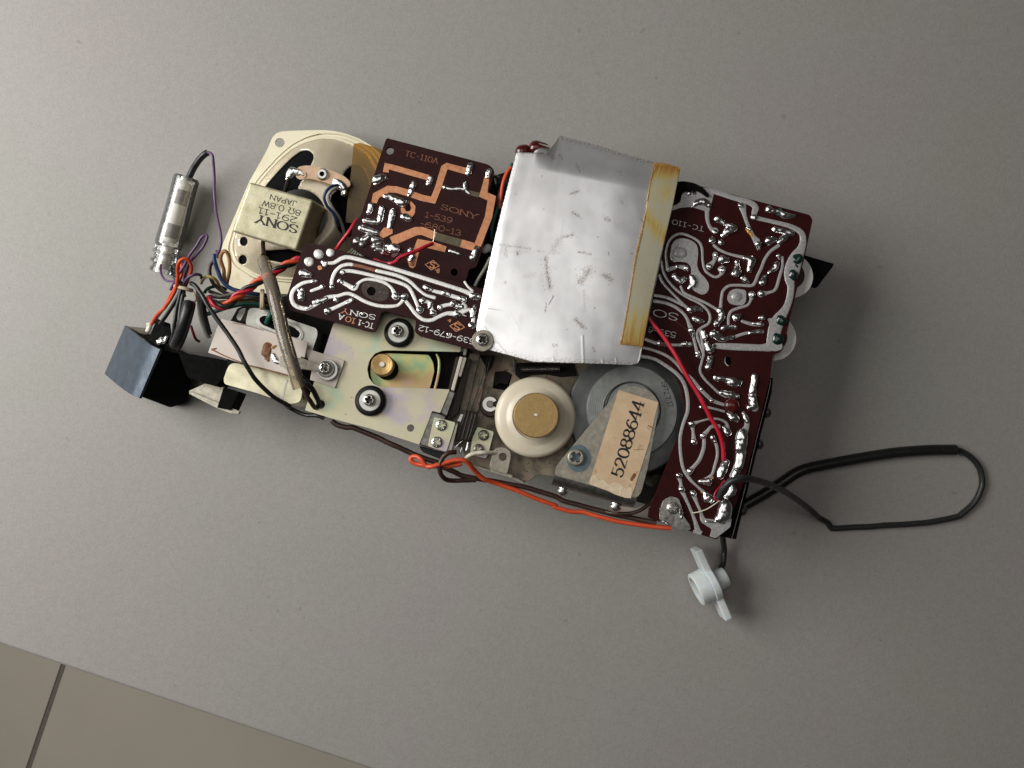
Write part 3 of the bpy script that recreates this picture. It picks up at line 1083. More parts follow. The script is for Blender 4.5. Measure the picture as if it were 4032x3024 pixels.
link("date_stamp", v, f, ink_m, mo)
BZ = -.0012
mb = PR("motor_bracket", DEV, rounded(q('y6', "625,425 680,395 750,375 850,390 930,440 985,520 960,700 880,1110 830,1300 790,1352 75,1152 98,1062 330,780 540,530"), 14), BZ, .0011, bracket_m, rec, bevel=.0002)
# folded front lip of the bracket
lipv = []
A, B = DEV.P(*q('y6', "75,1150")[0], BZ), DEV.P(*q('y6', "792,1350")[0], BZ)
dn = Vector(((B - A).y, -(B - A).x, 0)).normalized()
prof = [(0, 0), (.0012, -.0001), (.0024, -.0007), (.0034, -.0018), (.0039, -.0034), (.0040, -.008), (.0030, -.008), (.0028, -.0034), (.0022, -.0024), (.0014, -.0014), (0, -.0011)]
v = [A + dn * a + Vector((0, 0, b)) for a, b in prof] + [B + dn * a + Vector((0, 0, b)) for a, b in prof]
n = len(prof)
f = [(i, (i + 1) % n, n + (i + 1) % n, n + i) for i in range(n)] + [tuple(range(n)), tuple(range(2 * n - 1, n - 1, -1))]
link("bracket_lip", v, f, dsteel_m, mb, smooth=30, recalc=True)
PR("locking_paint", DEV, circ('y6', 285, 1005, 106, r2=120), BZ + .00012, .0001, paint_m, mb, bevel=0)
screw('y6', 258, 997, 74, BZ + .0006, mb, 35, scrf_me)
lab = PR("serial_label", DEV, q('y6', "632,411 800,462 979,518 945,650 900,860 830,1080 740,1355 690,1350 600,1320 540,1290 460,1262 400,1240 376,1225 410,1120 460,960 520,770 570,610"), BZ + .00022, .0002, label_m, mb, bevel=0)
PR("torn_edge", DEV, q('y6', "395,1165 420,1150 470,1200 500,1190 540,1235 600,1215 640,1225 690,1270 745,1250 752,1300 738,1352 690,1347 600,1317 540,1287 460,1259 400,1237 379,1224"), BZ + .00030, .0001, torn_m, mb, bevel=0)
v, f = lettering(DEV, "52088644", 'y6', (660, 1178), (856, 512), 98, BZ + .00030, .20, .05, h=2e-5, serif=0)
link("serial_number", v, f, ink_m, mb)
for s in ("770,1150,30 745,1190,26", "600,1260,14 660,1285,10", "890,720,8 920,735,10", "850,925,5 760,930,4", "905,880,6 912,870,5"):
    v, f = ribbon(DEV, q('y6', s), BZ + .00024, .00003)
    link("stain", v, f, rust_m, mb, smooth=40)
# two screw heads poking out below the lip
for (u, vv, r) in ((150, 1268, 52), (608, 1405, 54)):
    x, y = q('y6', "%f,%f" % (u, vv))[0]
    c = DEV.P(x, y, -.0085)
    rr = DEV.m(r * .45215, -.01)
    rot = Matrix.Rotation(R(90 - 0), 3, 'X') @ Matrix.Rotation(0, 3, 'Z')
    rot = Matrix.Rotation(R(-15.6), 3, 'Z') @ rot
    LA("screw", c, [(0, .0032), (rr * .5, .0030), (rr * .85, .0022), (rr, .0014), (rr, .0009), (rr * .72, .0007), (rr * .72, .0003), (rr, .0002), (rr, -.0004), (rr * .6, -.0006), (rr * .6, -.003), (0, -.003)], steel_m, mb, n=32, rot=rot)
PR("base_strip", DEV, q('y6', "620,1420 780,1440 900,1400 930,1480 880,1525 620,1490"), -.020, .003, tpl_m, rec)
LA("base_post", DEV.P(*q('y6', "970,1200")[0], -.012), [(0, 0), (.0024, 0), (.0027, -.0004), (.0027, -.012), (0, -.012)], brown_m, rec, n=32)
# ================================================================== CIRCUIT BOARDS
TH = .0015


def tracks(board, k, z, specs, name, mat, h=9e-5, sharp=False):
    for s in specs:
        v, f = (sharp_ribbon if sharp else ribbon)(DEV, q(k, s), z + 3e-5, h)
        link(name, v, f, mat, board, smooth=40)


def pads(board, k, z, specs, name, mat, h=9e-5, rnd=8, bev=5e-5):
    for s in specs:
        PR(name, DEV, rounded(q(k, s), rnd), z + 3e-5 + h, h + 2e-5, mat, board, bevel=bev)


def joints(board, k, z, specs, mat, hf=.72, rough=.2, name="solder_joint"):
    for s in specs:
        v, f = blob(DEV, q(k, s), z, hf, rough)
        link(name, v, f, mat, board, smooth=180)


def txt(board, k, z, items, mat, name="lettering"):
    for t, s, e, h, w, thin, serif in items:
        v, f = lettering(DEV, t, k, s, e, h, z + 2e-5, w, thin, serif=serif)
        link(name, v, f, mat, board)


def diamond(board, k, u, v, rx, ry, z, mat, ang):
    pts = [(u + rx * math.cos(a + ang), v + ry * math.sin(a + ang)) for a in (0, math.pi / 2, math.pi, math.pi * 1.5)]
    inn = [(u + rx * .84 * math.cos(a + ang), v + ry * .84 * math.sin(a + ang)) for a in (0, math.pi / 2, math.pi, math.pi * 1.5)]
    x0, y0, c = ZK[k]
    T = lambda P: [(x0 + a * c, y0 + b * c) for a, b in P]
    PR("diamond_mark", DEV, T(pts), z + 6e-5, 5e-5, mat, board, holes=[T(inn)], bevel=0)


# ---- upper left board (bare copper)
Z1 = -.0015
b1 = PR("circuit_board", DEV, rounded(q('y1', "330,116 1390,392 1440,425 1465,475 1400,690 1490,745 1300,1400 1270,1475 1195,1500 1170,1600 1130,1655 400,1480 200,1400 40,1330 -60,1250 -30,1050 60,920 312,150"), 9),
        Z1, TH, board_m, rec, holes=[circ('y1', 1040, 1530, 38), circ('y1', 362, 248, 42), circ('y1', 552, 850, 28)], bevel=.00012)
b1['label'] = "squarish maroon board with bare copper tracks"
tracks(b1, 'y1', Z1, [
    "318,478,62 330,412,58 400,430,62 600,487,64 785,540,60",
    "195,800,58 215,725,74 345,655,74 430,660,72 560,697,72 700,748,68 818,772,68 870,640,68 935,432,74 965,412,66 1185,472,72",
    "1385,525,52 1360,650,70 1345,712,80 1435,752,82 1400,950,78 1285,1250,76",
    "380,1205,100 635,1098,92 700,1095,86 845,1150,88",
    "1110,1225,88 1260,1268,86",
    "600,1468,56 645,1290,62 675,1222,78 800,1245,80 950,1290,66"], "copper_track", copper_m, sharp=True)
pads(b1, 'y1', Z1, ["548,775 590,785 632,835 625,905 592,958 545,930 478,900 476,850 512,842 530,890 572,888 588,850 570,812",
                    "243,1130 300,1058 388,1072 392,1120 290,1172", "540,1380 640,1405 612,1490 570,1480"], "copper_track", copper_m, rnd=3)
tracks(b1, 'y1', Z1, ["842,1150,84 980,1190,84 1114,1226,86", "1190,690,46 1300,718,56"], "lacquered_track", olive_m, sharp=True)
joints(b1, 'y1', Z1, ["230,555,55 275,535,50 310,530,32", "225,590,28 200,600,16", "790,540,34 772,595,34", "612,590,32 592,655,34 570,715,28", "318,730,30 380,742,36 450,780,46 500,800,44 540,800,26",
                      "1208,410,38 1190,485,36", "1405,470,36 1392,525,28", "942,635,28 1015,655,22 1105,650,28 1160,670,22 1200,700,16", "1158,595,24 1155,650,26",
                      "165,825,32 145,895,34", "278,860,34 265,930,36 235,1000,32 100,985,30", "395,890,36 378,970,34 358,1050,34", "510,945,42 565,970,40",
                      "1000,1305,26 1085,1335,26", "1275,1280,34 1238,1375,38", "585,1310,44 610,1340,20", "600,1370,40 580,1400,28"], solder_m)
joints(b1, 'y1', Z1, ["60,1065,42 140,1090,38 225,1112,32", "390,1275,60 460,1300,44 340,1250,28"], solder_m, .7)
joints(b1, 'y1', Z1, ["90,1190,52 180,1185,48 260,1225,52", "20,1200,46 60,1240,36", "200,1260,40 290,1300,34"], solderd_m, .8, .45)
joints(b1, 'y1', Z1, ["300,1330,36 400,1350,30 470,1330,26", "520,840,26 560,800,24"], capm, .5, .4, "flux_residue")
txt(b1, 'y1', Z1, [("TC-110A", (515, 302), (868, 392), 60, .13, .07, .1)], copper_dark)
txt(b1, 'y1', Z1, [("SONY", (892, 862), (1285, 975), 56, .2, .07, .13)], copper_dark)
txt(b1, 'y1', Z1, [("1-539", (722, 945), (1018, 1018), 60, .1, .1, 0), ("-680-13", (672, 1040), (1112, 1150), 60, .1, .1, 0)], copper_dark)
diamond(b1, 'y1', 808, 1456, 80, 56, Z1, copper_m, R(8))
txt(b1, 'y1', Z1, [("S", (775, 1478), (832, 1492), 62, .22, .16, 0), ("8", (852, 1532), (880, 1540), 44, .2, .16, 0), ("-", (835, 1518), (855, 1522), 30, .3, .3, 0)], copper_m)

# ---- lower left board (tinned tracks)
Z2 = .0050
b2 = PR("circuit_board", DEV, rounded(q('z4', "322,196 1905,622 2160,692 2140,1332 1968,1288 1440,1152 1385,1110 1402,985 1090,895 1045,910 985,1110 925,1110 95,880 56,840 60,795 250,215"), 11),
        Z2, TH, board_m, rec, holes=[circ('z4', 942, 694, 44)], bevel=.00012)
b2['label'] = "long maroon board with bright tinned tracks"
tracks(b2, 'z4', Z2, [
    "480,405,30 560,402,40 640,357,44 720,348,44 900,392,44 1200,474,44 1600,598,44 1850,678,44 1940,712,50 2040,750,60",
    "540,650,36 538,590,36 570,500,38 630,440,38 700,420,38 745,422,38", "1000,485,38 1200,532,40 1330,590,38 1420,672,32 1500,732,32 1590,760,38",
    "650,490,42 740,488,40 900,520,38 1100,570,40 1250,615,40 1330,662,38 1380,752,36 1420,850,36 1440,890,54",
    "620,590,40 700,632,44 770,665,54 812,612,34 880,575,32 980,578,36 1080,608,36 1150,662,32 1190,740,54",
    "345,592,32 260,605,38 190,642,40 140,692,42 124,760,42 150,830,44 210,862,44 285,872,42 380,832,30 480,762,42 600,742,38 690,718,38 760,735,38 880,800,38 1000,840,38 1120,850,38 1220,835,34 1280,770,40",
    "1290,790,36 1340,850,38 1400,930,38 1475,985,40 1560,990,40 1640,952,40 1720,922,42 1820,922,54 1950,880,32",
    "1460,790,42 1540,812,38 1560,870,38 1575,920,56", "1490,650,42 1580,690,38 1700,722,42 1870,775,44", "1640,860,48 1740,832,38 1870,850,42",
    "480,900,46 600,850,38 740,780,38", "230,690,42 220,760,54", "330,690,32 440,650,38", "1950,880,32 1990,960,38 1970,1060,44",
    "1900,600,26 1935,650,24 1980,690,26", "1860,930,10 1915,950,8"], "tinned_track", tinw_m, h=.00022)
tracks(b2, 'z4', Z2, ["745,422,36 850,442,36 930,465,36 1000,485,36"], "copper_track", copper_dark, h=.00012)
pads(b2, 'z4', Z2, ["388,432 428,428 442,468 400,482"], "copper_track", copper_m)
joints(b2, 'z4', Z2, ["400,312,50", "518,298,42", "300,388,48", "1190,742,40", "1440,888,34", "1575,915,34", "1890,850,36", "495,898,36"], tinw_m, .34, .12)
joints(b2, 'z4', Z2, ["450,398,24 470,430,22 480,400,20", "245,512,46 310,525,34", "345,592,24 375,585,22", "205,690,24 240,685,26", "222,720,38 225,765,40", "440,645,26",
                      "540,650,28", "650,500,30", "620,588,28 645,605,20", "360,808,26 430,792,30 480,770,26", "580,780,28", "740,790,28 700,815,22", "495,895,38", "1190,738,38", "1285,755,44 1280,790,22",
                      "1440,880,36", "1465,790,36", "1550,820,32 1540,862,22", "1575,915,36", "1510,655,32 1560,680,22", "1690,710,32 1745,730,22", "1850,760,26 1890,780,36", "1645,860,30",
                      "1780,820,36 1820,850,26 1872,855,30", "1820,930,42 1870,930,16", "1990,895,32 1980,950,28", "1970,1045,38", "1990,745,46 2040,752,34", "760,650,22 790,630,14", "285,870,20 330,850,20", "2000,850,20 1985,880,22"], solder_m, .66, .2)
FP_ = rounded(q('z4', "850,610 960,585 1060,610 1125,670 1120,760 1060,800 960,790 870,740 838,680"), 14)
PR("flux_patch", DEV, FP_, Z2 + 5e-5, 4e-5, M("dull_flux", (.050, .032, .026), rough=.7, var=.5, vs=700, specks=((900, .62, .7, (.20, .17, .14)),)), b2, holes=[circ('z4', 942, 694, 46)], bevel=0)
txt(b2, 'z4', Z2, [("SON", (992, 940), (722, 884), 50, .17, .08, .1), ("TC-1", (974, 1028), (815, 986), 54, .15, .1, .08), ("A", (668, 942), (608, 922), 54, .15, .1, .08), ("539-679-12", (2010, 1190), (1428, 1040), 54, .11, .11, 0)], tinw_m)
txt(b2, 'z4', Z2, [("Y", (712, 882), (640, 866), 50, .17, .08, .1), ("10", (792, 980), (682, 947), 54, .15, .1, .08)], copper_m)
diamond(b2, 'z4', 1822, 1056, 82, 56, Z2, copper_m, R(8))
txt(b2, 'z4', Z2, [("S", (1860, 1035), (1790, 1018), 60, .2, .14, 0), ("8-", (1760, 985), (1725, 978), 26, .25, .25, 0)], copper_m)
joints(b2, 'z4', Z2, ["1735,1130,20", "850,920,16"], solder_m, .4)

# ---- large right board
Z3 = 0.0
b3 = PR("circuit_board", DEV, rounded(q('s', "2690,715 3188,846 3200,866 3169,1007 3128,1179 3083,1376 3066,1391 3044,1392 3033,1483 2971,1738 2928,1901 2873,2053 2824,2125 2800,2118 2553,2040 2556,2010 2629,1825 2689,1673 2697,1597 2683,1521 2651,1462 2597,1418 2515,1404 2440,1400 2490,1150 2560,800"), 9),
        Z3, TH, board2_m, rec, holes=[circ('y4', 765, 318, 34)], bevel=.00012)
b3['label'] = "large maroon board with grey tinned tracks and a round cut out"
tracks(b3, 'y3', Z3, [
    "600,214,40 720,240,46 850,283,46 990,322,52 1050,366,58 1042,410,52 1032,455,42",
    "1032,455,46 1120,475,38 1250,505,40 1370,540,46 1450,592,54 1466,660,60 1448,730,76 1415,790,112 1385,860,135 1362,940,135 1350,1000,92 1360,1062,64 1350,1150,62 1325,1230,64 1290,1290,84 1250,1350,112 1220,1430,120 1205,1500,112 1180,1575,92 1110,1590,62 1000,1588,62 850,1582,62 712,1575,52",
    "628,400,42 630,460,36 640,510,32 665,555,38 698,572,62",
    "285,910,34 275,840,24 270,760,22 300,660,22 360,607,24 420,600,24 500,630,22 560,672,24 585,730,24 590,830,22 608,910,22 650,952,24 705,976,24 750,950,32 758,912,74",
    "232,840,22 248,930,24 300,1022,22 380,1102,24 470,1160,22 560,1202,24 630,1262,24 655,1322,24 640,1380,24 580,1416,24 545,1450,24 545,1500,24 575,1580,24 600,1660,22",
    "400,1060,24 430,1112,24 510,1152,24 620,1202,24 722,1262,26", "215,960,24 240,1020,24 310,1100,22 390,1180,22 452,1242,26",
    "175,1135,28 280,1155,28 380,1200,28 442,1232,26",
    "170,1185,32 260,1200,30 340,1230,30 410,1280,28 450,1330,28 470,1380,32 490,1430,44 510,1500,28 530,1580,28 545,1650,34",
    "690,700,26 740,740,26 830,777,24 955,806,32",
    "935,352,74 950,420,42 975,500,32 1000,560,38 1030,620,38 1060,660,64",
    "1250,702,32 1180,752,28 1130,822,28 1100,900,28 1070,960,28 1045,1022,28 1010,1050,28 900,1046,26 820,1052,26 770,1092,26 755,1150,26 745,1252,30",
    "1285,802,22 1285,880,24 1260,970,28 1225,1080,28 1160,1112,28 1098,1122,64",
    "1018,1130,64 1010,1172,26 980,1220,24 900,1246,26 840,1272,26 816,1322,26 815,1382,26",
    "700,780,52 690,832,32 650,882,64", "290,910,42 380,886,32 440,896,52", "935,1360,28 1020,1386,32 1110,1390,32", "830,1512,28 960,1466,28 1110,1450,32",
    "95,1518,30 200,1555,30 320,1566,26 480,1566,28"], "tinned_track", tin_m, h=.00014)
pads(b3, 'y3', Z3, ["300,392 345,345 395,325 412,238 520,222 600,205 690,245 655,380 640,420 610,400 500,365 400,370 330,395",
                    "318,700 345,655 400,635 470,645 530,680 552,730 550,800 540,870 560,930 610,980 645,1030 645,1085 615,1125 570,1128 500,1085 470,1000 490,950 490,890 460,850 400,840 330,845 302,810",
                    "800,1150 830,1092 880,1075 970,1088 968,1190 940,1220 880,1222 820,1205", "1150,1335 1235,1330 1290,1600 1225,1625 1140,1600 1175,1380"], "tinned_track", tin_m, h=.00014, rnd=12)
joints(b3, 'y3', Z3, ["375,760,52 400,765,56", "880,1145,44 895,1150,44"], tin_m, .3, .1, "rivet_pad")
tracks(b3, 'y4', Z3, [
    "130,216,22 220,236,22 330,282,22 400,342,24 450,402,26 500,442,28 560,512,28 620,572,28 660,606,28 745,636,24",
    "125,280,26 230,300,26 320,352,26 400,412,28 450,482,28 474,580,28 474,680,26 440,780,24 420,880,24 425,1000,24 445,1100,24 490,1172,24 540,1222,18 592,1266,22",
    "565,90,18 580,180,18 590,260,18 575,330,18 565,390,20 600,450,20 650,500,18 700,546,20 752,572,26",
    "570,650,26 640,656,18 740,682,18", "510,775,42 560,755,16 640,736,18 710,740,18 760,772,22 765,822,32", "505,775,38 515,832,22 520,902,42",
    "585,862,42 620,822,26 650,792,26 700,790,32", "595,882,26 590,952,28 560,1032,28 520,1082,28 492,1116,46", "660,872,38 685,932,24 690,1002,22 670,1082,22 650,1142,22 600,1190,52",
    "410,1146,42 425,1202,22 430,1246,38 460,1312,24 500,1402,22 530,1482,28 548,1550,46", "515,1276,42 540,1342,24 570,1412,22 590,1472,42 650,1490,52",
    "880,692,22 905,742,36 900,800,42 870,852,84 860,932,84 860,1002,74 840,1082,62 810,1152,62", "960,432,46 955,502,42 945,582,62 960,652,62"], "tinned_track", tin_m, h=.00014)
pads(b3, 'y4', Z3, ["590,1475 640,1480 740,1492 795,1455 785,1520 680,1602 635,1590 650,1535 600,1505", "515,1540 585,1550 570,1580 512,1562"], "tinned_track", tin_m, h=.00014, rnd=5)
J3 = ["500,362,14 540,332,34 600,322,38 640,350,30", "470,250,22 520,245,18", "715,470,32 768,505,24", "770,612,22 820,572,42 868,548,32 800,522,20", "668,655,32", "748,672,30", "692,580,24", "1035,455,30",
      "1165,385,34 1210,405,22 1250,408,25 1310,440,32 1385,445,18", "1215,560,28 1280,575,24 1370,598,24", "1340,602,18 1290,640,34 1258,672,24", "1070,690,34 1078,722,22", "1165,662,44 1215,650,26",
      "1250,790,22 1265,812,14", "1235,860,26 1215,900,26 1165,935,16", "1110,1022,32 1130,970,20", "762,825,44 802,832,26", "705,785,20", "650,882,26", "758,912,26", "890,845,22 890,900,28 868,950,36 902,932,28",
      "940,985,24 962,1002,28 985,1018,18", "955,812,18 1010,830,44 1000,880,30 995,917,24", "340,968,28 390,1012,30 430,990,24", "498,980,32 510,1032,34 470,1075,18", "365,885,20", "445,900,26", "288,905,14", "320,818,15",
      "480,1260,32 540,1252,24 578,1262,16", "518,1335,22 560,1355,26 595,1362,16", "740,1270,32 755,1322,30 708,1385,30", "770,1420,26 830,1410,18 875,1412,22", "880,1330,38 912,1310,20", "1110,1330,28 1088,1330,18",
      "1090,1388,26 1030,1380,12", "1090,1450,22 1000,1462,16", "685,1470,40 750,1512,32 800,1510,24 860,1500,20", "590,1452,20 610,1502,26", "630,1562,30 655,1612,38 690,1572,20", "545,1640,24", "215,1555,32 255,1566,18",
      "440,1560,26 400,1560,12 490,1560,16", "490,1440,32 505,1485,20", "1018,1130,28", "1098,1120,28", "920,350,26", "1000,560,22 980,545,14"]
joints(b3, 'y3', Z3, J3, solder_m, .78, .2)
J4 = ["550,280,20", "635,300,24 650,290,16 622,362,26", "680,440,22 745,446,22 800,470,38 848,476,26", "720,545,18 780,560,28 828,570,24", "960,425,26 955,480,26 945,540,26", "945,590,34 950,640,32 920,655,22", "575,520,13",
      "650,605,15", "573,650,14", "770,700,14 800,722,34 830,738,24", "505,775,24", "520,902,24", "585,860,22", "765,835,30 740,800,16", "655,870,20 672,902,16", "750,1055,28 730,1100,34 712,1148,28", "492,1116,24",
      "570,1190,18 622,1190,34", "600,1275,18 622,1305,42 645,1325,28", "410,1146,24", "430,1246,24", "515,1276,24", "872,830,34 865,900,46 855,950,38", "858,1000,38 845,1085,32", "790,1205,26 800,1255,32 760,1300,22",
      "750,1360,48 738,1420,54 705,1460,40", "880,700,14 905,755,18", "825,1120,24 810,1160,20", "610,1480,10 740,1490,10"]
joints(b3, 'y4', Z3, J4, solder_m, .78, .2)
joints(b3, 'y3', Z3, ["975,560,14 1000,585,16 1020,620,12", "1150,640,12 1160,632,10", "750,1305,9"], flux_m, .4, .3, "flux_residue")
joints(b3, 'y4', Z3, ["580,1265,10 595,1275,8", "650,1150,9 655,1165,7"], flux_m, .4, .3, "flux_residue")
joints(b3, 'y3', Z3, ["1130,685,16"], black_m, .8, .1, "pin_hole")
for (u, v_, r) in ((1412, 815, 46), (1378, 955, 50), (1272, 1352, 50), (1238, 1512, 50)):
    joints(b3, 'y3', Z3, ["%f,%f,%f" % (u, v_, r)], green_m, .6, .22, "sealed_terminal")
joints(b3, 'y3', Z3, ["1400,870,12 1415,885,12"], green_m, .6, .2, "sealed_terminal")
tracks(b3, 'y3', Z3 + .0008, ["1240,390,8 1275,375,8 1265,405,8 1235,430,8 1270,440,8"], "lacquer_mark", greenw_m, h=.0001)
joints(b3, 'y4', Z3, ["785,638,52 800,640,54"], capm, .75, .05, "disc_capacitor")
joints(b3, 'y4', Z3, ["850,650,18 900,632,8"], capm, .7, .05, "disc_capacitor")
txt(b3, 'y3', Z3, [("TC-110", (608, 540), (325, 472), 44, .15, .08, .1), ("SO", (385, 1300), (155, 1250), 62, .15, .08, 0), ("539", (362, 1460), (205, 1425), 48, .12, .12, 0), ("-6", (200, 1425), (120, 1405), 48, .12, .12, 0)], tin_m)
# terminal lug with screw
lg = PR("solder_lug", DEV, rounded(q('y4', "270,1460 275,1390 300,1325 350,1297 410,1312 430,1370 436,1430 488,1500 500,1535 480,1546 400,1530 340,1502 285,1490"), 8), Z3 + .0011, .0009, steel_m, b3, bevel=.00012)
screw('y4', 370, 1382, 44, Z3 + .0016, b3, 25)
joints(b3, 'y4', Z3 + .0011, ["420,1400,16 430,1450,14", "330,1500,14 300,1480,8"], solder_m, .5)
LA("hole_sleeve", DEV.P(*q('y4', "770,320")[0], -.004), [(.0022, .0032), (.0026, .0032), (.0026, -.002), (.0022, -.002), (.0022, .0032)], nylonw_m, rec, n=32)
# black components showing at the boards' edges
for k, s, z, r in (('y1', "1465,560,62 1475,600,52", -.0095, .9), ('y1', "1395,1275,44 1360,1300,36", -.007, .8)):
    v, f = blob(DEV, q(k, s), z, r, .05)
    link("capacitor", v, f, green_m if r == .9 else nylonw_m, rec, smooth=180)
for s, mt in (("340,195,46 360,190,44", capm), ("430,172,52 480,180,46", capm), ("450,195,48 490,200,44", fly_m)):
    v, f = blob(DEV, q('y2', s), -.001, .9, .06)
    link("capacitor", v, f, mt, rec, smooth=180)
v, f = tube([DEV.P(*q('y2', a)[0], .001) for a in ("435,142", "480,152", "530,165")], .0004)
link("lead", v, f, greyw_m, rec, smooth=60)
PR("inductor_can", DEV, rounded(q('y3', "330,150 420,138 520,155 600,200 650,260 640,280 560,222 470,215 410,240 395,320 340,345"), 14), Z3 + .0012, .012, black_m, rec, bevel=.0004)

# ---- edge panel, thumbwheels, lever
ep = PR("end_panel", DEV, q('y4', "1045,440 1097,437 1088,540 1005,860 925,1200 828,1612 700,1586 780,1470 860,1190 950,880 1000,660"), -.0022, .016, black_m, rec, bevel=.0004)
tracks(ep, 'y4', -.0021, ["1075,450,7 1060,545,7 980,860,7 900,1200,7 795,1605,7"], "panel_rib", dsteel_m, h=.0003)
for (u, vv) in ((1040, 690), (985, 920), (865, 1400)):
    c = DEV.P(*q('y4', "%f,%f" % (u, vv))[0], -.008)
    LA("screw", c, [(0, .0022), (.0014, .0019), (.0021, .0010), (.0022, 0), (0, 0)], dsteel_m, ep, n=20, rot=Matrix.Rotation(R(80), 3, 'Y'))
for (u, vv, r, z) in ((3114, 1085, 93, -.0042), (3043, 1327, 97, -.0042)):
    c = DEV.P(u, vv, z)
    rr = DEV.m(r, z)
    N = 96 * 4
    top, vs, fs = [], [], []
    for i in range(N):
        a = 2 * math.pi * i / N
        k = 1 - .018 * (1 if (i % 4) in (0,) else .35 if (i % 4) in (1, 3) else 0)
        top.append((rr * k * math.cos(a), rr * k * math.sin(a)))
    vs = [c + Vector((x * .985, y * .985, 0)) for x, y in top] + [c + Vector((x, y, -.0003)) for x, y in top] + [c + Vector((x, y, -.0030)) for x, y in top]
    for i in range(N):
        j = (i + 1) % N
        fs += [(i, i + N, j + N, j), (i + N, i + 2 * N, j + 2 * N, j + N)]
    fs += [tuple(range(N)), tuple(range(3 * N - 1, 2 * N - 1, -1))]
    w = link("thumbwheel", vs, fs, nylonw_m, rec, smooth=30)
    LA("wheel_hub", c, [(0, .0012), (rr * .55, .0012), (rr * .58, .0008), (rr * .58, -.0001), (0, -.0001)], brown_m, w, n=40)
PR("side_lever", DEV, q('w4', "380,270 480,292 787,381 770,422 602,640 530,622 420,560"), -.0085, .0022, black_m, rec, bevel=.0003)
PR("under_board_strip", DEV, q('y4', "1095,262 1110,268 1080,430 1055,450"), -.003, .012, greyw_m, rec)

# ================================================================== foil shield sheet with tape and screw
Bp = [(0, 22, 1440), (.06, 60, 1478), (.12, 150, 1496), (.35, 415, 1569), (.6, 650, 1575), (.8, 900, 1581), (.94, 1050, 1588), (.985, 1095, 1578), (1, 1112, 1545)]
Tp = [(0, 303, 202), (.03, 330, 198), (.17, 492, 205), (.195, 520, 185), (.245, 588, 90), (.32, 680, 112), (.45, 800, 144), (.6, 960, 192), (.75, 1095, 232), (.85, 1205, 265), (.93, 1290, 284), (1, 1375, 300)]


def along(tab, s):
    for a, b in zip(tab, tab[1:]):
        if s <= b[0]:
            t = (s - a[0]) / (b[0] - a[0])
            return a[1] + (b[1] - a[1]) * t, a[2] + (b[2] - a[2]) * t
    return tab[-1][1], tab[-1][2]


def sheet_uv(s, t):
    bu, bv = along(Bp, s)
    tu, tv = along(Tp, s)
    u = bu + (tu - bu) * t - 14 * math.sin(math.pi * t) * (1 - s)
    v = bv + (tv - bv) * t
    return u, v


def sheet_z(s, t):
    u, v = sheet_uv(s, t)
    z = .0082
    # rolls down towards the far edge
    e = (v - (150 + .20 * (u - 590))) / 190.0
    if e < 1:
        d = 1 - e
        z -= .66 * .011 * (d * d / 1.3 if d < .65 else d - .325) * 1.18 * max(0, min(1, (s - .12) / .12))
    # screwed down corner
    dd = math.hypot(u - 85, v - 1425)
    z -= .0022 * math.exp(-(dd / 190) ** 2)
    z += .0005 * noise.noise(Vector((u / 420, v / 520, 3.1))) + .00005 * noise.noise(Vector((u / 110, v / 130, 1.7)))
    z -= .0022 * (max(0, s - .6) / .4) ** 2
    z -= .0016 * max(0, 1 - s / .14) ** 2
    z += .0012 * max(0, (.1 - t) / .1) ** 2 * (s - .2)
    return z


STAINS = [(495, 880, 505, 980, 13, .8), (505, 980, 525, 1085, 13, .9), (600, 752, 675, 740, 9, .8), (725, 1040, 780, 970, 26, .75), (875, 1000, 925, 1030, 18, .9), (690, 1290, 745, 1345, 13, .9), (655, 470, 715, 450, 8, .8),
          (670, 590, 715, 620, 9, .8), (880, 630, 910, 640, 11, .8), (540, 840, 580, 770, 24, .45), (710, 850, 790, 865, 6, .9), (310, 850, 316, 872, 8, 1), (500, 1190, 495, 1240, 3.5, 1.2), (745, 1100, 752, 1240, 7, .35),
          (550, 1455, 570, 1460, 9, .8), (805, 1478, 815, 1490, 9, .9), (150, 795, 400, 830, 7, .55), (430, 840, 560, 860, 6, .35), (235, 830, 240, 880, 9, .5), (230, 1045, 232, 1050, 6, .8), (470, 355, 474, 357, 4, 1.2), (482, 566, 484, 568, 4, 1),
          (700, 285, 712, 315, 8, .6), (590, 215, 602, 245, 6, .6), (520, 215, 545, 235, 12, .7), (370, 1010, 420, 1000, 20, .25), (905, 850, 908, 862, 5, 1), (815, 1215, 818, 1217, 5, .9), (635, 1355, 640, 1358, 4, 1), (585, 860, 610, 640, 9, .18),
          (1055, 860, 1060, 862, 5, .7), (970, 325, 985, 328, 6, .6), (990, 520, 1000, 530, 9, .4), (200, 580, 330, 200, 4, .25), (335, 205, 350, 207, 6, .7), (410, 205, 480, 207, 6, .6), (170, 690, 180, 692, 5, .7), (225, 490, 230, 500, 5, .7), (835, 750, 842, 752, 4, .8), (1120, 640, 1128, 648, 4, .6), (300, 475, 304, 478, 4, .8)]
CREASE = [(735, 1400, 742, 1575, 5), (255, 1240, 325, 1360, 4), (60, 1205, 210, 1225, 4), (65, 1285, 150, 1390, 4), (545, 1540, 550, 1575, 4), (865, 1550, 870, 1580, 4), (955, 1545, 960, 1580, 4), (510, 1190, 540, 1140, 5), (150, 1420, 240, 1515, 5)]


def segd(u, v, a, b, c, d):
    L = (c - a) ** 2 + (d - b) ** 2
    t = 0 if L < 1e-6 else max(0, min(1, ((u - a) * (c - a) + (v - b) * (d - b)) / L))
    return math.hypot(u - a - t * (c - a), v - b - t * (d - b))


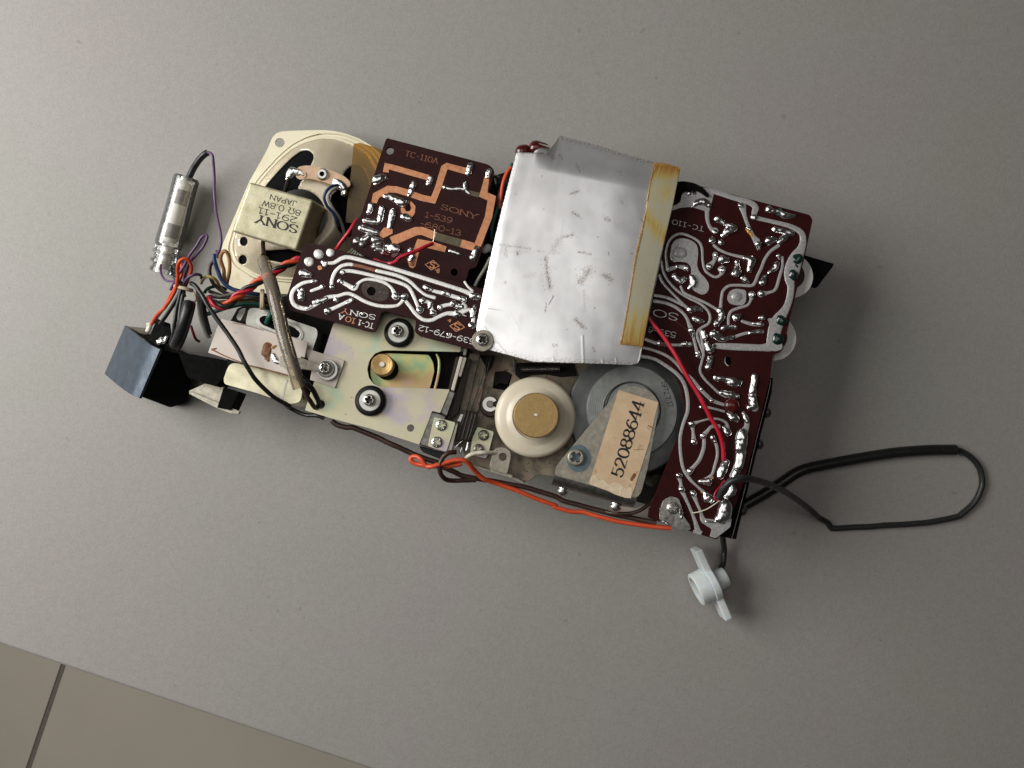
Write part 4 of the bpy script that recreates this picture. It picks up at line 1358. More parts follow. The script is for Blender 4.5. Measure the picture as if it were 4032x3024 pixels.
NS_, NT_ = 200, 240
vs, fs, stv = [], [], []
for j in range(NT_ + 1):
    for i in range(NS_ + 1):
        s, t = i / NS_, j / NT_
        u, v = sheet_uv(s, t)
        # slightly ragged cut edges
        if i in (0, NS_) or j in (0, NT_):
            u += random.uniform(-1.2, 1.2)
            v += random.uniform(-1.0, 1.0)
        z = sheet_z(s, t)
        for a, b, c, d, w in CREASE:
            if min(a, c) - 20 < u < max(a, c) + 20 and min(b, d) - 20 < v < max(b, d) + 20:
                dd = segd(u, v, a, b, c, d)
                z += .00011 * math.exp(-(dd / (w * .8)) ** 2)
        st = 0
        for a, b, c, d, w, k in STAINS:
            if min(a, c) - 40 < u < max(a, c) + 40 and min(b, d) - 40 < v < max(b, d) + 40:
                dd = segd(u, v, a, b, c, d) * (.8 + 1.3 * (noise.noise(Vector((u / 11, v / 11, k * 9))) + .25)) - 3 * noise.noise(Vector((u / 4, v / 5, 2)))
                st = max(st, k * math.exp(-(max(0, dd) / w) ** 2) * max(0, .62 + 1.5 * noise.noise(Vector((u / 7, v / 7, 5)))))
        # old glue patches left by other tape, warm and slightly dull
        if u < 575 - .1 * (v - 400) and v < 858:
            st = max(st, .075 + .05 * noise.noise(Vector((u / 60, v / 60, 8))))
        if u > 800 and v > 890:
            st = max(st, .06 + .05 * noise.noise(Vector((u / 60, v / 60, 3))))
        edge = min(s, 1 - s, t, 1 - t)
        if edge < .03 and noise.noise(Vector((u / 8, v / 8, 21))) > .12:
            st = max(st, .7 * (1 - edge / .03))
        st = max(st, .12 * max(0, noise.noise(Vector((u / 45, v / 70, 11))) - .15))
        x, y = q('y2', "%f,%f" % (u, v))[0]
        vs.append(DEV.P(x, y, z))
        stv.append(st)
for j in range(NT_):
    for i in range(NS_):
        a = j * (NS_ + 1) + i
        fs.append((a, a + 1, a + NS_ + 2, a + NS_ + 1))


def foil_material():
    m = M("silvered_card", (.96, .96, .965), metal=.74, rough=.33, var=.03, vs=70, bump=.06, bs=420, rv=.05)
    nt = m.node_tree
    b = nt.nodes["Principled BSDF"]
    src = b.inputs["Base Color"].links[0].from_socket
    at = nt.nodes.new("ShaderNodeAttribute")
    at.attribute_name = "stain"
    mx = nt.nodes.new("ShaderNodeMix")
    mx.data_type = 'RGBA'
    nt.links.new(at.outputs["Fac"], mx.inputs[0])
    nt.links.new(src, mx.inputs[6])
    mx.inputs[7].default_value = (.21, .15, .085, 1)
    nt.links.new(mx.outputs[2], b.inputs["Base Color"])
    return m


sh = link("shield_sheet", vs, fs, foil_material(), rec, smooth=180, attr={'stain': stv})
sm = sh.modifiers.new("thickness", 'SOLIDIFY')
sm.thickness, sm.offset = .00035, -1
# tape strip along the right edge
tape_m = M("yellowed_adhesive_tape", (.56, .53, .42), rough=.30, coat=.35, rv=.06, vs=300, bump=.12, bs=900, detail=5, var=.1)
_nt = tape_m.node_tree
_b = _nt.nodes["Principled BSDF"]
_src = _b.inputs["Base Color"].links[0].from_socket
_at = _nt.nodes.new("ShaderNodeAttribute")
_at.attribute_name = "yellowing"
_cr = _nt.nodes.new("ShaderNodeValToRGB")
_e = _cr.color_ramp.elements
_e.new(.5)
for _x, (_p, _c) in zip(_e, ((0, (.50, .49, .40, 1)), (.45, (.56, .43, .15, 1)), (1, (.42, .19, .04, 1)))):
    _x.position, _x.color = _p, _c
_nt.links.new(_at.outputs["Fac"], _cr.inputs[0])
_nt.links.new(_cr.outputs[0], _b.inputs["Base Color"])
glue_m = M("glue_stain", (.42, .20, .05), rough=.4, var=.4, vs=900, c2=(.55, .32, .10))
Ltap = [(0, 985, 1452), (.04, 990, 1430), (.1, 1003, 1370), (.25, 1037, 1180), (.42, 1068, 985), (.5, 1082, 900), (.56, 1108, 780), (.63, 1130, 690), (.8, 1160, 520), (.92, 1182, 390), (1, 1211, 267)]
Rtap = [(0, 1130, 1468), (.25, 1182, 1180), (.5, 1250, 870), (.8, 1328, 540), (1, 1376, 301)]
NT2, NS2 = 220, 40
vs, fs, yel = [], [], []
for j in range(NT2 + 1):
    t = j / NT2
    lu, lv = along(Ltap, t)
    ru, rv_ = along(Rtap, t)
    lu += 7 * noise.noise(Vector((t * 22, 0, 0))) + 3 * noise.noise(Vector((t * 70, 4, 0)))
    for i in range(NS2 + 1):
        s = i / NS2
        u, v = lu + (ru - lu) * s, lv + (rv_ - lv) * s
        if j == 0:
            v += 12 * noise.noise(Vector((s * 5, 7, 0)))
        # height of the sheet below: column s ~ .82..1
        bb, tt = along(Bp, .84 + .16 * s), along(Tp, .84 + .16 * s)
        tl = max(0, min(1, (v - bb[1]) / (tt[1] - bb[1])))
        z = sheet_z(.84 + .16 * s, tl) + .00055
        x, y = q('y2', "%f,%f" % (u, v))[0]
        vs.append(DEV.P(x, y, z))
        st_ = noise.noise(Vector((s * 14 + t * 3, t * 3, 0))) * .35 + noise.noise(Vector((s * 30 + t * 6, t * 4, 5))) * .3
        yv = max(0, 1 - t / .24) * .75 + max(0, (t - .92) / .05) * .7
        if .55 < t < .78:
            yv += .5 * max(0, 1 - abs(t - .70 + .10 * s) / .08)
        if .78 <= t < .93:
            yv += .38 * s * max(0, 1 - abs(t - .87) / .08)
        yv += .10
        yv = 1.2 * yv * (.8 + 1.3 * st_) + .2 * st_
        ed_ = min(s, 1 - s)
        yv += .55 * math.exp(-(s / .035) ** 2) + .12 * math.exp(-((1 - s) / .03) ** 2)
        yel.append(max(0, min(1, yv)))
for j in range(NT2):
    for i in range(NS2):
        a = j * (NS2 + 1) + i
        fs.append((a, a + 1, a + NS2 + 2, a + NS2 + 1))
tpo = link("tape_strip", vs, fs, tape_m, sh, smooth=180, attr={"yellowing": yel})
tsm = tpo.modifiers.new("thickness", 'SOLIDIFY')
tsm.thickness, tsm.offset = .0002, -1
for s in ("985,1450,9 1003,1370,7 1037,1180,6 1068,985,6", "1068,985,7 1082,900,9 1108,780,11 1130,690,7 1145,610,5", "1212,275,26 1290,292,30 1362,308,26", "990,1440,14 1060,1452,10 1125,1462,10", "1160,520,4 1182,390,5 1208,275,6"):
    p = q('y2', s)
    v, f = [], []
    P_ = catmull(p, 8)
    cs = []
    for a in P_:
        u, vv = (a[0] - 1850) / .60281, (a[1] - 480) / .60281
        ss = max(0, min(1, (u - 985 + (vv - 1452) * .195) / 150))
        bb, tt = along(Bp, .84 + .16 * ss), along(Tp, .84 + .16 * ss)
        tl = max(0, min(1, (vv - bb[1]) / (tt[1] - bb[1])))
        cs.append(DEV.P(a[0], a[1], sheet_z(.84 + .16 * ss, tl) + .0006))
    v, f = sweep(cs, [DEV.m(a[2], 0) / 2 * (.8 + .6 * random.random()) for a in P_], [.00004] * len(cs), FLATP)
    link("glue_stain", v, f, glue_m, sh, smooth=40)
wz = .0072
washer("washer", 'y2', 84, 1428, 72, 25, wz, .0008, bracket_m, sh)
screw('y2', 84, 1421, 43, wz + .0008, sh, 40)
# ================================================================== LOUDSPEAKER
def inpoly(x, y, P):
    c = False
    for i in range(len(P)):
        x1, y1 = P[i][:2]
        x2, y2 = P[i - 1][:2]
        if (y1 > y) != (y2 > y) and x < (x2 - x1) * (y - y1) / (y2 - y1) + x1:
            c = not c
    return c


def raw(s):
    return [tuple(float(x) for x in t.split(',')) for t in s.split()]


def z3px(P):
    return [(850 + a[0] * .36166, 480 + a[1] * .36166) for a in P]


spk = thing("loudspeaker", SPK, SPK.P(1180, 870, -.0350), "cream metal loudspeaker lying face down with a square magnet yoke printed with black lettering", "loudspeaker")
FZS = -.0325
outl = rounded(raw("360,655 545,330 620,160 665,118 720,102 830,95 1150,86 1270,95 1400,120 1560,180 1700,262 1800,350 1900,600 1880,950 1700,1400 1400,1750 900,1880 400,1860 150,1790 60,1650 40,1500 70,1340 160,1130"), 40, 4)
inner = rounded(raw("478,655 560,560 700,410 830,300 980,225 1150,183 1330,195 1500,262 1650,360 1760,560 1740,950 1560,1300 1250,1580 850,1700 450,1660 230,1520 180,1350 250,1100 350,880"), 60, 4)
fl_ = PR("frame", SPK, z3px(outl), FZS, .0010, cream_m, spk, holes=[z3px(inner), z3px([(697 + 52 * math.cos(i * .2244), 226 + 50 * math.sin(i * .2244)) for i in range(28)])], bevel=.0003)
# raised rim round the opening
ctr = (900., 1030.)


def scaleloop(L, k):
    return [(ctr[0] + (x - ctr[0]) * k, ctr[1] + (y - ctr[1]) * k) for x, y in L]


for k0, k1, zz in ((1.035, 1.0, .0009), (1.085, 1.065, .0004)):
    PR("rim", SPK, z3px(scaleloop(inner, k0)), FZS + zz, .0008, cream_m, fl_, holes=[z3px(scaleloop(inner, k1))], bevel=.0003)
# basket: loft from the rim up to the magnet, openings cut out
NA, NF = 640, 44


def loop_r(L, a):
    dx, dy = math.cos(a), math.sin(a)
    best = 0
    for i in range(len(L)):
        x1, y1 = L[i - 1][0] - ctr[0], L[i - 1][1] - ctr[1]
        x2, y2 = L[i][0] - ctr[0], L[i][1] - ctr[1]
        den = dx * (y2 - y1) - dy * (x2 - x1)
        if abs(den) < 1e-9:
            continue
        t = (x1 * (y2 - y1) - y1 * (x2 - x1)) / den
        s = (x1 * dy - y1 * dx) / den
        if t > 0 and -1e-6 <= s <= 1 + 1e-6:
            best = max(best, t)
    return best


holes = [rounded(raw("470,800 545,675 700,500 830,372 930,305 1005,298 1062,345 1066,400 1035,470 960,600 900,700 870,790 850,1000 600,1000 440,960"), 45, 5),
         rounded(raw("1385,570 1430,505 1500,462 1600,480 1680,640 1690,900 1560,1200 1440,1280 1330,1180 1260,930 1245,800 1335,735"), 45, 5),
         rounded(raw("500,1500 800,1560 1100,1500 1150,1400 900,1380 520,1400"), 40, 5)]
for cu, cv in ((300, 1300), (292, 1500)):
    holes.append([(cu + 46 * math.cos(i * .3142), cv + 52 * math.sin(i * .3142)) for i in range(20)])


def basket(zoff, cut, mat, name, parent, step=26):
    hub = [(ctr[0] + 300 * math.cos(2 * math.pi * i / 60), ctr[1] + 300 * math.sin(2 * math.pi * i / 60)) for i in range(60)]
    out_ = scaleloop(inner, 1.005)
    loops = [out_, hub] + (holes if cut else [])
    ext = []
    for a in range(0, 2000, step):
        for b_ in range(0, 1900, step):
            if inpoly(a, b_, out_) and not any(inpoly(a, b_, h) for h in loops[1:]):
                ext.append((a + random.uniform(-3, 3), b_ + random.uniform(-3, 3)))
    flat = [p for lp in loops for p in lp] + ext
    tris = fill2d(loops, ext, .1)
    lr = [loop_r(inner, 2 * math.pi * i / 360) for i in range(361)]
    vs = []
    for u, v in flat:
        a = math.atan2(v - ctr[1], u - ctr[0]) % (2 * math.pi)
        k = a / (2 * math.pi) * 360
        ro = lr[int(k)] + (lr[min(360, int(k) + 1)] - lr[int(k)]) * (k - int(k))
        t = max(0, min(1, (ro - math.hypot(u - ctr[0], v - ctr[1])) / (ro - 300.)))
        z = FZS + .0006 + .0125 * (math.sin(min(1, t * 1.25) * math.pi / 2) ** 1.3) + zoff * min(1, .25 + t)
        x, y = z3px([(u, v)])[0]
        vs.append(SPK.P(x, y, z))
    o = link(name, vs, tris, mat, parent, smooth=180, recalc=True)
    if o.data.polygons[0].normal.z < 0:
        o.data.flip_normals()
    s = o.modifiers.new("thickness", 'SOLIDIFY')
    s.thickness, s.offset = .0007, -1
    return o


basket(0, True, basket_m, "basket", spk)
basket(-.0042, False, conem, "cone", spk, 60)
yk = PR("magnet_yoke", SPK, rounded(raw("0,0 1,0 1,1 0,1"), 0) if False else q('z3', "360,650 1068,852 882,1402 168,1192"), 0, .0215, yoke_m, spk, bevel=.0011, seg=4)
for t, s, e, h, w, th in (("SONY", (900, 1132), (440, 1008), 84, .27, .09), ("291-11", (892, 1046), (462, 928), 62, .15, .13), ("8Ω 0.8W", (930, 968), (505, 852), 60, .14, .12), ("JAPAN", (885, 866), (588, 786), 54, .14, .12)):
    v, f = lettering(SPK, t, 'z3', s, e, h, .00003, w, th, h=2e-5, serif=.12 if t == "SONY" else 0)
    link("lettering", v, f, ink_m, yk)
tsx = PR("terminal_strip", SPK, rounded(q('z3', "866,560 890,492 960,474 1040,476 1180,503 1300,545 1400,592 1458,645 1466,690 1440,712 1350,690 1280,694 1180,655 1050,622 1000,616 910,628 875,605"), 10), -.0150, .0012, tan_m, spk, bevel=.0002)
tc = SPK.P(*q('z3', "1162,572")[0], -.0150)
LA("rivet", tc, [(.0010, .0012), (.0018, .0012), (.0024, .0004), (.0026, 0), (.0010, 0), (.0010, .0012)], steel_m, tsx, n=32)
LA("rivet_hole", tc, [(0, .0004), (.0010, .0004), (.0010, .0001)], black_m, tsx, n=24)
for s, hf in (("790,590,34 830,545,46 900,550,38 945,575,30", .6), ("800,600,22 775,620,18", .8), ("1300,655,40 1345,680,48 1395,720,44", .6), ("1390,730,34 1398,780,30", .8)):
    v, f = blob(SPK, q('z3', s), -.0152, hf, .25)
    link("solder_joint", v, f, solder_m, tsx, smooth=180)
LA("eyelet", SPK.P(*q('z3', "950,575")[0], -.0149), [(.0006, .0003), (.0013, .0003), (.0013, 0)], tan_m, tsx, n=24)
tap = PR("amber_tape", SPK, q('z3', "1500,238 1570,228 1690,262 1800,300 1850,420 1770,560 1700,760 1560,1095 1410,1100 1440,800 1470,560"), -.0185, .0002, amber_m, spk, bevel=0)


# ================================================================== WIRES (each soldered or hanging: a thing of its own)
def wire(pts, r, mat, label, cat="wire", name="wire", group=None, fr=DEV, sub=7, n=10):
    """pts: list of (px, py, z in frame)"""
    P = [fr.W(fr.P(*p)) for p in pts]
    C_ = [Vector(p) for p in catmull([tuple(p) for p in P], sub)]
    sd = (pts[0][0] * .37 + pts[-1][1] * .73) % 50
    L_ = [0]
    for a_, b_ in zip(C_, C_[1:]):
        L_.append(L_[-1] + (b_ - a_).length)
    # small kinks of handled wire
    C_ = [p + noise.noise_vector(Vector((sd, l * 130, 0))) * min(r * .4, .00022) + noise.noise_vector(Vector((l * 420, sd, 3))) * min(r * .1, .00006) for p, l in zip(C_, L_)]
    v, f = tube(C_, r, n=n, sub=0)
    o = link(name, v, f, mat, None, smooth=70)
    return tag(o, label, cat, group)


GB = "wires of the loom at the left end"
wire(qz('z1', "1215,330,-8 1250,345,-7 1272,400,-7 1283,600,-10 1288,850,-12 1318,1050,-10 1358,1240,-8 1352,1350,-8 1320,1440,-10") + qz('z2', "1120,20,-14 1130,80,-20"), .00055, purple_m,
     "long purple wire arching from the black sleeve of the clear plug down beside the speaker", group=GB)
wire(qz('z2', "690,380,-2 760,250,4 820,150,6 870,60,8 930,-20,9 985,-110,10 1030,-128,10 1034,-100,10 1000,-30,9 930,60,7 870,130,5 830,240,3 815,330,1"), .00052, purple_m,
     "purple wire bent into a narrow upright loop above the orange loop", group=GB)
wire(qz('z2', "600,150,-22 600,215,-21 625,275,-18 670,302,-12 720,298,-6 765,285,0"), .00050, purple_m, "short purple wire running from the tip of the clear plug to the twine knot", group=GB)
wire(qz('z2', "825,440,-3 815,370,1 822,310,4 860,262,6 920,238,6 965,245,3 975,275,0"), .00058, purple_m, "dark purple wire arching over the twine knot to the right", group=GB)
wire(qz('z2', "515,700,-13 560,630,-9 640,545,-4 700,450,0 742,365,3 758,250,6 757,180,8 780,115,10 830,90,10 872,122,9 887,180,7 872,240,5 850,300,2 820,370,0"), .00066, orange_m,
     "orange wire bent into a round loop above the twine knot", group=GB)
wire(qz('z2', "530,690,-14 590,605,-9 655,510,-5 700,420,-1 760,330,2 795,250,4 800,180,4 790,130,3"), .00060, orange_m, "second orange wire running beside the looped one into the socket box", group=GB)
for i, (s, lb) in enumerate((("725,262,2 755,290,3 790,330,3 770,420,2 720,520,0 640,640,-3 590,700,-5", "black wire crossing the twine knot at its upper left and dropping to the socket box"),
                             ("800,370,3 775,450,2 745,560,1 730,680,0 715,800,-2 690,870,-4", "black wire hanging straight down from the twine knot beside the thick sleeve"),
                             ("815,380,2 800,460,2 775,600,2 765,720,2 745,830,-1", "black wire lying against the left of the thick black sleeve"))):
    wire(qz('z2', s), .00075, blackw_m, lb, group=GB)
wire(qz('z2', "868,505,2 850,580,3 815,700,2 770,840,-2 740,900,-5"), .0024, blackw_m, "thick black insulating sleeve leading down into the socket box", "sleeve", "insulating_sleeve")
wire(qz('z2', "880,715,-8 905,790,-9 930,840,-11 960,862,-14"), .00055, dred_m, "short dark red wire beside the thick black sleeve", group=GB)
wire(qz('z2', "950,390,-2 960,500,-4 975,640,-6 1010,740,-8 1050,830,-10"), .0010, greyw_m, "grey brown wire hanging from the loom to the terminal plate", group=GB)
wire(qz('z2', "990,430,0 1000,540,-2 1020,660,-4 1060,800,-6"), .0009, blackw_m, "black wire hanging just right of the grey brown one", group=GB)
wire(qz('z2', "978,320,-3 995,285,0 1030,262,2 1085,268,2 1125,300,0 1150,350,-4 1200,420,-8"), .00062, yelloww_m, "pale yellow wire making a small arch beside the twine knot", group=GB)
wire(qz('z2', "1100,110,-2 1066,150,-2 1058,220,-2 1080,300,-2 1130,360,-3 1220,420,-4 1350,450,-5 1580,478,-6 1700,520,-8"), .00075, brownw_m, "dark brown wire curving from the loom under the clear sleeving", group=GB)
wire(qz('z2', "1095,50,1 1105,110,1 1130,190,0 1170,290,-1 1230,355,-2 1340,395,-3 1500,420,-4 1620,440,-8"), .00080, bluew_m, "blue wire sweeping down past the tan loop to the right", group=GB)
wire(qz('z2', "1190,300,-4 1190,200,-1 1160,110,2 1165,50,4 1195,22,5 1230,60,4 1243,150,2 1235,240,-1 1215,330,-5"), .00072, tanw_m, "tan wire forming a tall loop against the speaker rim", group=GB)
wire(qz('z2', "1010,405,-4 1030,375,-3 1080,355,-4 1150,350,-6 1210,380,-8"), .00062, greenw_m, "short green wire bending just right of the twine knot", group=GB)
wire(qz('z2', "1020,612,-4 1080,595,-4 1150,570,-4 1300,530,-4 1420,512,-4 1520,520,-5 1600,560,-7"), .00085, greenw_m, "green wire running right toward the oval window of the silver can", group=GB)
wire(qz('z2', "1640,590,-4 1615,630,-4 1590,690,-6"), .0011, greenw_m, "stub of green wire entering the oval window of the silver can", group=GB)
wire(qz('z2', "1060,440,-6 1180,450,-6 1330,440,-6 1450,450,-6 1600,480,-7"), .00075, purple_m, "dull purple wire lying along the underside of the twisted wires", group=GB)
wire(qz('z2', "1090,500,-7 1250,490,-7 1400,480,-7 1560,500,-8"), .0007, tanw_m, "tan wire lying straight below the twisted wires", group=GB)
wire(qz('z2', "1150,490,-8 1300,505,-8 1450,480,-8 1600,520,-9"), .0006, yelloww_m, "pale yellow wire lying straight below the twisted wires", group=GB)
wire(qz('z2', "1050,395,-5 1120,420,-4 1220,455,-4 1350,465,-5 1470,462,-5 1600,500,-7"), .0007, brownw_m, "brown wire pressed against the dull purple one in the loom", group=GB)
wire(qz('z2', "1085,425,-3 1160,440,-3 1260,425,-4 1400,430,-5 1540,450,-6 1640,500,-8"), .0006, greyw_m, "grey wire lying between the blue and brown loom wires", group=GB)
wire(qz('z2', "905,330,1 930,350,0 960,420,-3 990,455,-4 1060,475,-4"), .0007, dred_m, "dark red wire leaving the twine knot toward the twisted wires", group=GB)
# twisted trio
core = catmull(qz('z2', "1030,465,-1 1090,505,0 1170,535,1 1240,510,1 1310,440,1 1420,370,1 1540,285,1 1660,220,1 1760,155,0 1880,105,-1 1990,90,-3"), 12)
coreP = [DEV.P(*p) for p in core]
for ph, mt, lb in ((0, red_m, "bright red wire of the twisted trio"), (2.1, orange_m, "orange wire of the twisted trio"), (4.2, blackw_m, "black wire of the twisted trio")):
    out = []
    L = 0
    for i, p in enumerate(coreP):
        if i:
            L += (p - coreP[i - 1]).length
        t = (coreP[min(i + 1, len(coreP) - 1)] - coreP[max(i - 1, 0)]).normalized()
        nn = Vector((-t.y, t.x, 0)).normalized()
        a = ph + L / .0135 * 2 * math.pi
        out.append(DEV.W(p + (nn * math.cos(a) + Vector((0, 0, 1)) * math.sin(a)) * .00085))
    v, f = tube(out, .00082, n=10, sub=2)
    tag(link("wire", v, f, mt, None, smooth=70), lb + " running up to the speaker and boards", "wire", "twisted wires")
# twine knots
for k, s, nt, lb in (('z2', ((728, 345), (895, 390)), 3, "cream twine knot binding the looped wires above the socket box"), ('z2', ((1545, 385), (1550, 560)), 3, "cream twine wrap binding the wires beside the clear sleeving")):
    pts = []
    (u1, v1), (u2, v2) = s
    for i in range(nt * 14 + 1):
        a = 2 * math.pi * i / 14
        t = i / (nt * 14)
        du = 18 * (t - .5)
        if abs(u2 - u1) > abs(v2 - v1):
            u, vv = (u1 + u2) / 2 + (u2 - u1) / 2 * math.cos(a), (v1 + v2) / 2 + (v2 - v1) / 2 * math.cos(a) + du
        else:
            u, vv = (u1 + u2) / 2 + du * 1.6, (v1 + v2) / 2 + (v2 - v1) / 2 * math.cos(a)
        x, y = q(k, "%f,%f" % (u, vv))[0]
        pts.append(DEV.W(DEV.P(x, y, .0005 + (.0035 if abs(u2 - u1) > abs(v2 - v1) else .0030) * math.sin(a) - (0 if abs(u2 - u1) > abs(v2 - v1) else .003))))
    if abs(u2 - u1) > abs(v2 - v1):
        for uu, vv, zz in ((915, 420, .002), (930, 470, .0), (905, 500, -.002)):
            x, y = q(k, "%f,%f" % (uu, vv))[0]
            pts.append(DEV.W(DEV.P(x, y, zz)))
    v, f = tube(pts, .00042, n=8, sub=2)
    tag(link("twine_knot", v, f, twine_m, None, smooth=70), lb, "twine")
# long black wire across the terminal plate and under the mounting plate
wire(qz('z2', "885,318,3 925,345,4 985,430,5 1060,560,5 1200,760,4 1310,920,3.5 1400,1090,3 1500,1240,0 1640,1370,-4 1800,1470,-9") + qz('z5', "60,935,-12 150,990,-14 250,1030,-14 345,1035,-12 420,1060,-12"), .00085, blackw_m,
     "long thin black wire crossing the pale terminal plate diagonally")
wire(qz('z5', "490,1085,-9 540,1120,-9 620,1145,-9 700,1152,-9 900,1232,-10 1050,1300,-10 1200,1372,-11 1350,1430,-11 1500,1480,-11") + qz('y5', "300,1215,-11 460,1290,-12 600,1345,-13 900,1395,-14 1200,1455,-15 1500,1545,-16") + qz('y6', "150,1375,-16 350,1430,-16 600,1495,-15 800,1535,-14 960,1570,-12"), .00105, brownw_m,
     "dark brown wire running along the whole lower edge under the orange one")
wire(qz('y5', "500,1100,-5 430,1105,-4 370,1150,-4 340,1220,-4 342,1300,-6 385,1365,-9 460,1385,-11 560,1383,-12 700,1380,-13"), .00095, brownw_m, "brown wire bent in a wide loop below the corner bracket")
wire(qz('y5', "560,1215,-6 450,1235,-6 330,1240,-6 220,1240,-6 110,1222,-7 48,1188,-7 50,1150,-7 100,1142,-6 150,1172,-5 200,1235,-5 260,1240,-4 350,1215,-4 460,1185,-4 560,1180,-4 630,1215,-5 700,1300,-8 780,1368,-10 900,1410,-12 1100,1480,-13 1300,1565,-14 1500,1638,-15") + qz('y6', "60,1425,-15 200,1468,-15 330,1472,-15 450,1512,-14 650,1560,-13 850,1590,-12 1090,1612,-10"), .00092, orange_m,
     "orange wire kinked at its left end and running along the lower edge")
wire(qz('y6', "960,1330,-8 900,1400,-9 820,1455,-10 730,1485,-11 620,1490,-12 520,1470,-14"), .0008, brownw_m, "olive brown wire curling below the bracket with the serial label")
wire(qz('y5', "600,1155,-7 640,1125,-6 710,1108,-6 790,1103,-6 900,1105,-9"), .00082, whitew_m, "short cream wire tucked behind the mounting lug")
# red wires on the boards
wire(qz('y4', "170,-60,3 205,20,4 300,140,4.5 395,290,5 480,440,5 560,570,5 640,720,4.5 700,830,4 728,920,3 736,1035,1.5"), .00085, red_m, "thick red wire crossing the large right circuit board")
wire(qz('y4', "735,1030,1.5 733,1060,1.0 728,1090,.8"), .0004, steel_m, "bare wire end of the thick red wire on its solder pad", "wire end", "wire_end")
wire(qz('y4', "742,1180,1.5 715,1220,3 685,1260,4 668,1295,4 676,1322,4 700,1322,4 718,1300,4"), .00032, red_m, "fine red wire curled at the end of the grey cable")
wire(qz('y4', "505,1418,1 550,1412,2 610,1392,3 670,1355,4 712,1322,4 725,1300,4"), .00022, whitew_m, "fine white wire between the grey cable and the board track")
wire(qz('z4', "1575,205,2 1520,228,3 1450,258,4 1300,320,5 1240,350,5 1190,395,5 1130,412,4.5 1060,405,2 980,370,-2"), .00075, red_m, "red wire lying between the two left circuit boards")
wire(qz('z4', "1592,60,3.5 1588,110,3 1580,170,2.5 1568,208,2"), .00022, steel_m, "bare tinned wire end sticking up from the red wire between the left boards", "wire end", "wire_end")
wire(qz('z4', "800,-40,-6 760,10,-5 700,100,-5 640,180,-6 590,250,-8 540,330,-12"), .0008, red_m, "dark shaded red wire passing beneath the upper left circuit board")
wire(qz('z4', "830,330,-9 900,318,-8 970,330,-8 1040,385,-9 1100,440,-10"), .0009, greyw_m, "grey brown wire arching in the gap between the two left circuit boards")
wire(qz('z4', "830,195,-2 805,250,-3 775,320,-5"), .0004, greyw_m, "thin grey lead dropping from the messy solder of the upper left board")
# wires between the upper board and the sheet
wire(qz('y1', "1640,430,-3 1600,480,-3 1560,580,-3 1540,700,-4 1520,860,-5"), .0008, orange_m, "orange red wire hanging along the left edge of the silver sheet")
wire(qz('y1', "1570,560,-6 1520,700,-6 1500,820,-7"), .0008, dred_m, "dark red wire behind the orange one at the left of the silver sheet")
wire(qz('y1', "1650,380,-5 1560,640,-6 1500,850,-5 1450,1000,-5 1435,1120,-6 1445,1200,-8"), .0007, greenw_m, "green wire dropping along the left edge of the silver sheet")
wire(qz('y1', "1420,1380,-4 1370,1480,-4 1300,1600,-5 1260,1680,-5"), .0007, greyw_m, "grey wire beside the lower corner of the upper left board")
# wires on the speaker
wire(qz('z3', "1325,690,-13 1265,700,-10 1205,755,-8 1180,830,-8 1210,920,-9 1275,990,-10 1315,1060,-11 1340,1130,-14"), .00062, bluew_m, "blue wire looping from the right speaker terminal", fr=SPK)
wire(qz('z3', "1310,720,-14 1255,755,-13 1225,820,-13 1260,920,-13 1330,1020,-13 1375,1120,-14 1400,1210,-16 1400,1300,-18"), .0007, greyw_m, "grey wire beside the blue one on the speaker", fr=SPK)
wire(qz('z3', "800,610,-15 785,660,-17 760,740,-20 740,800,-22"), .0009, blackw_m, "black wire dropping from the left speaker terminal", fr=SPK)
# clear sleeving with two dark wires inside
slv = qz('z2', "1558,112,-7 1578,175,-4 1610,270,2 1650,410,6 1690,560,7 1735,760,7 1790,960,7 1850,1160,6 1895,1300,5")
ob = wire(slv, .00255, sleeve_m, "yellowed clear sleeving carrying two dark wires over the terminal plate", "sleeving", "clear_sleeving", n=16)
wire(qz('z2', "1553,-60,-17 1560,50,-12 1588,170,-4 1630,290,2 1665,410,6 1705,560,7 1750,760,7 1800,960,7 1865,1160,6") + qz('z5', "190,700,5 235,810,4 290,900,2 335,960,-2 372,935,-6"), .0009, brownw_m, "dark brown wire inside the clear sleeving, ending in the plate hole")
wire(qz('z2', "1556,60,-11 1568,180,-4 1592,290,2 1625,410,6 1670,560,7 1715,760,7 1770,960,7") + qz('z5', "90,440,6 170,620,5 250,720,5 310,790,3 350,870,0 385,945,-6"), .0010, blackw_m, "black wire inside the clear sleeving, ending in the plate hole")

# ================================================================== SOCKET BOX (dangling at the left end, lying on the worktop)
def T2(s):
    return [TAB.P(*p) for p in qz('z2', s)]


sb_base = TAB.P(*q('z2', "520,1150")[0], 0)
sb = thing("socket_box", TAB, sb_base, "blue grey metal socket box with black plastic body tilted on the far left worktop", "socket")
sheet_pts = T2("265,715,13 565,932,33 370,1390,29 75,1165,7")
nn = (sheet_pts[1] - sheet_pts[0]).cross(sheet_pts[3] - sheet_pts[0]).normalized()
if nn.z < 0:
    nn = -nn
a, b, c, d = sheet_pts
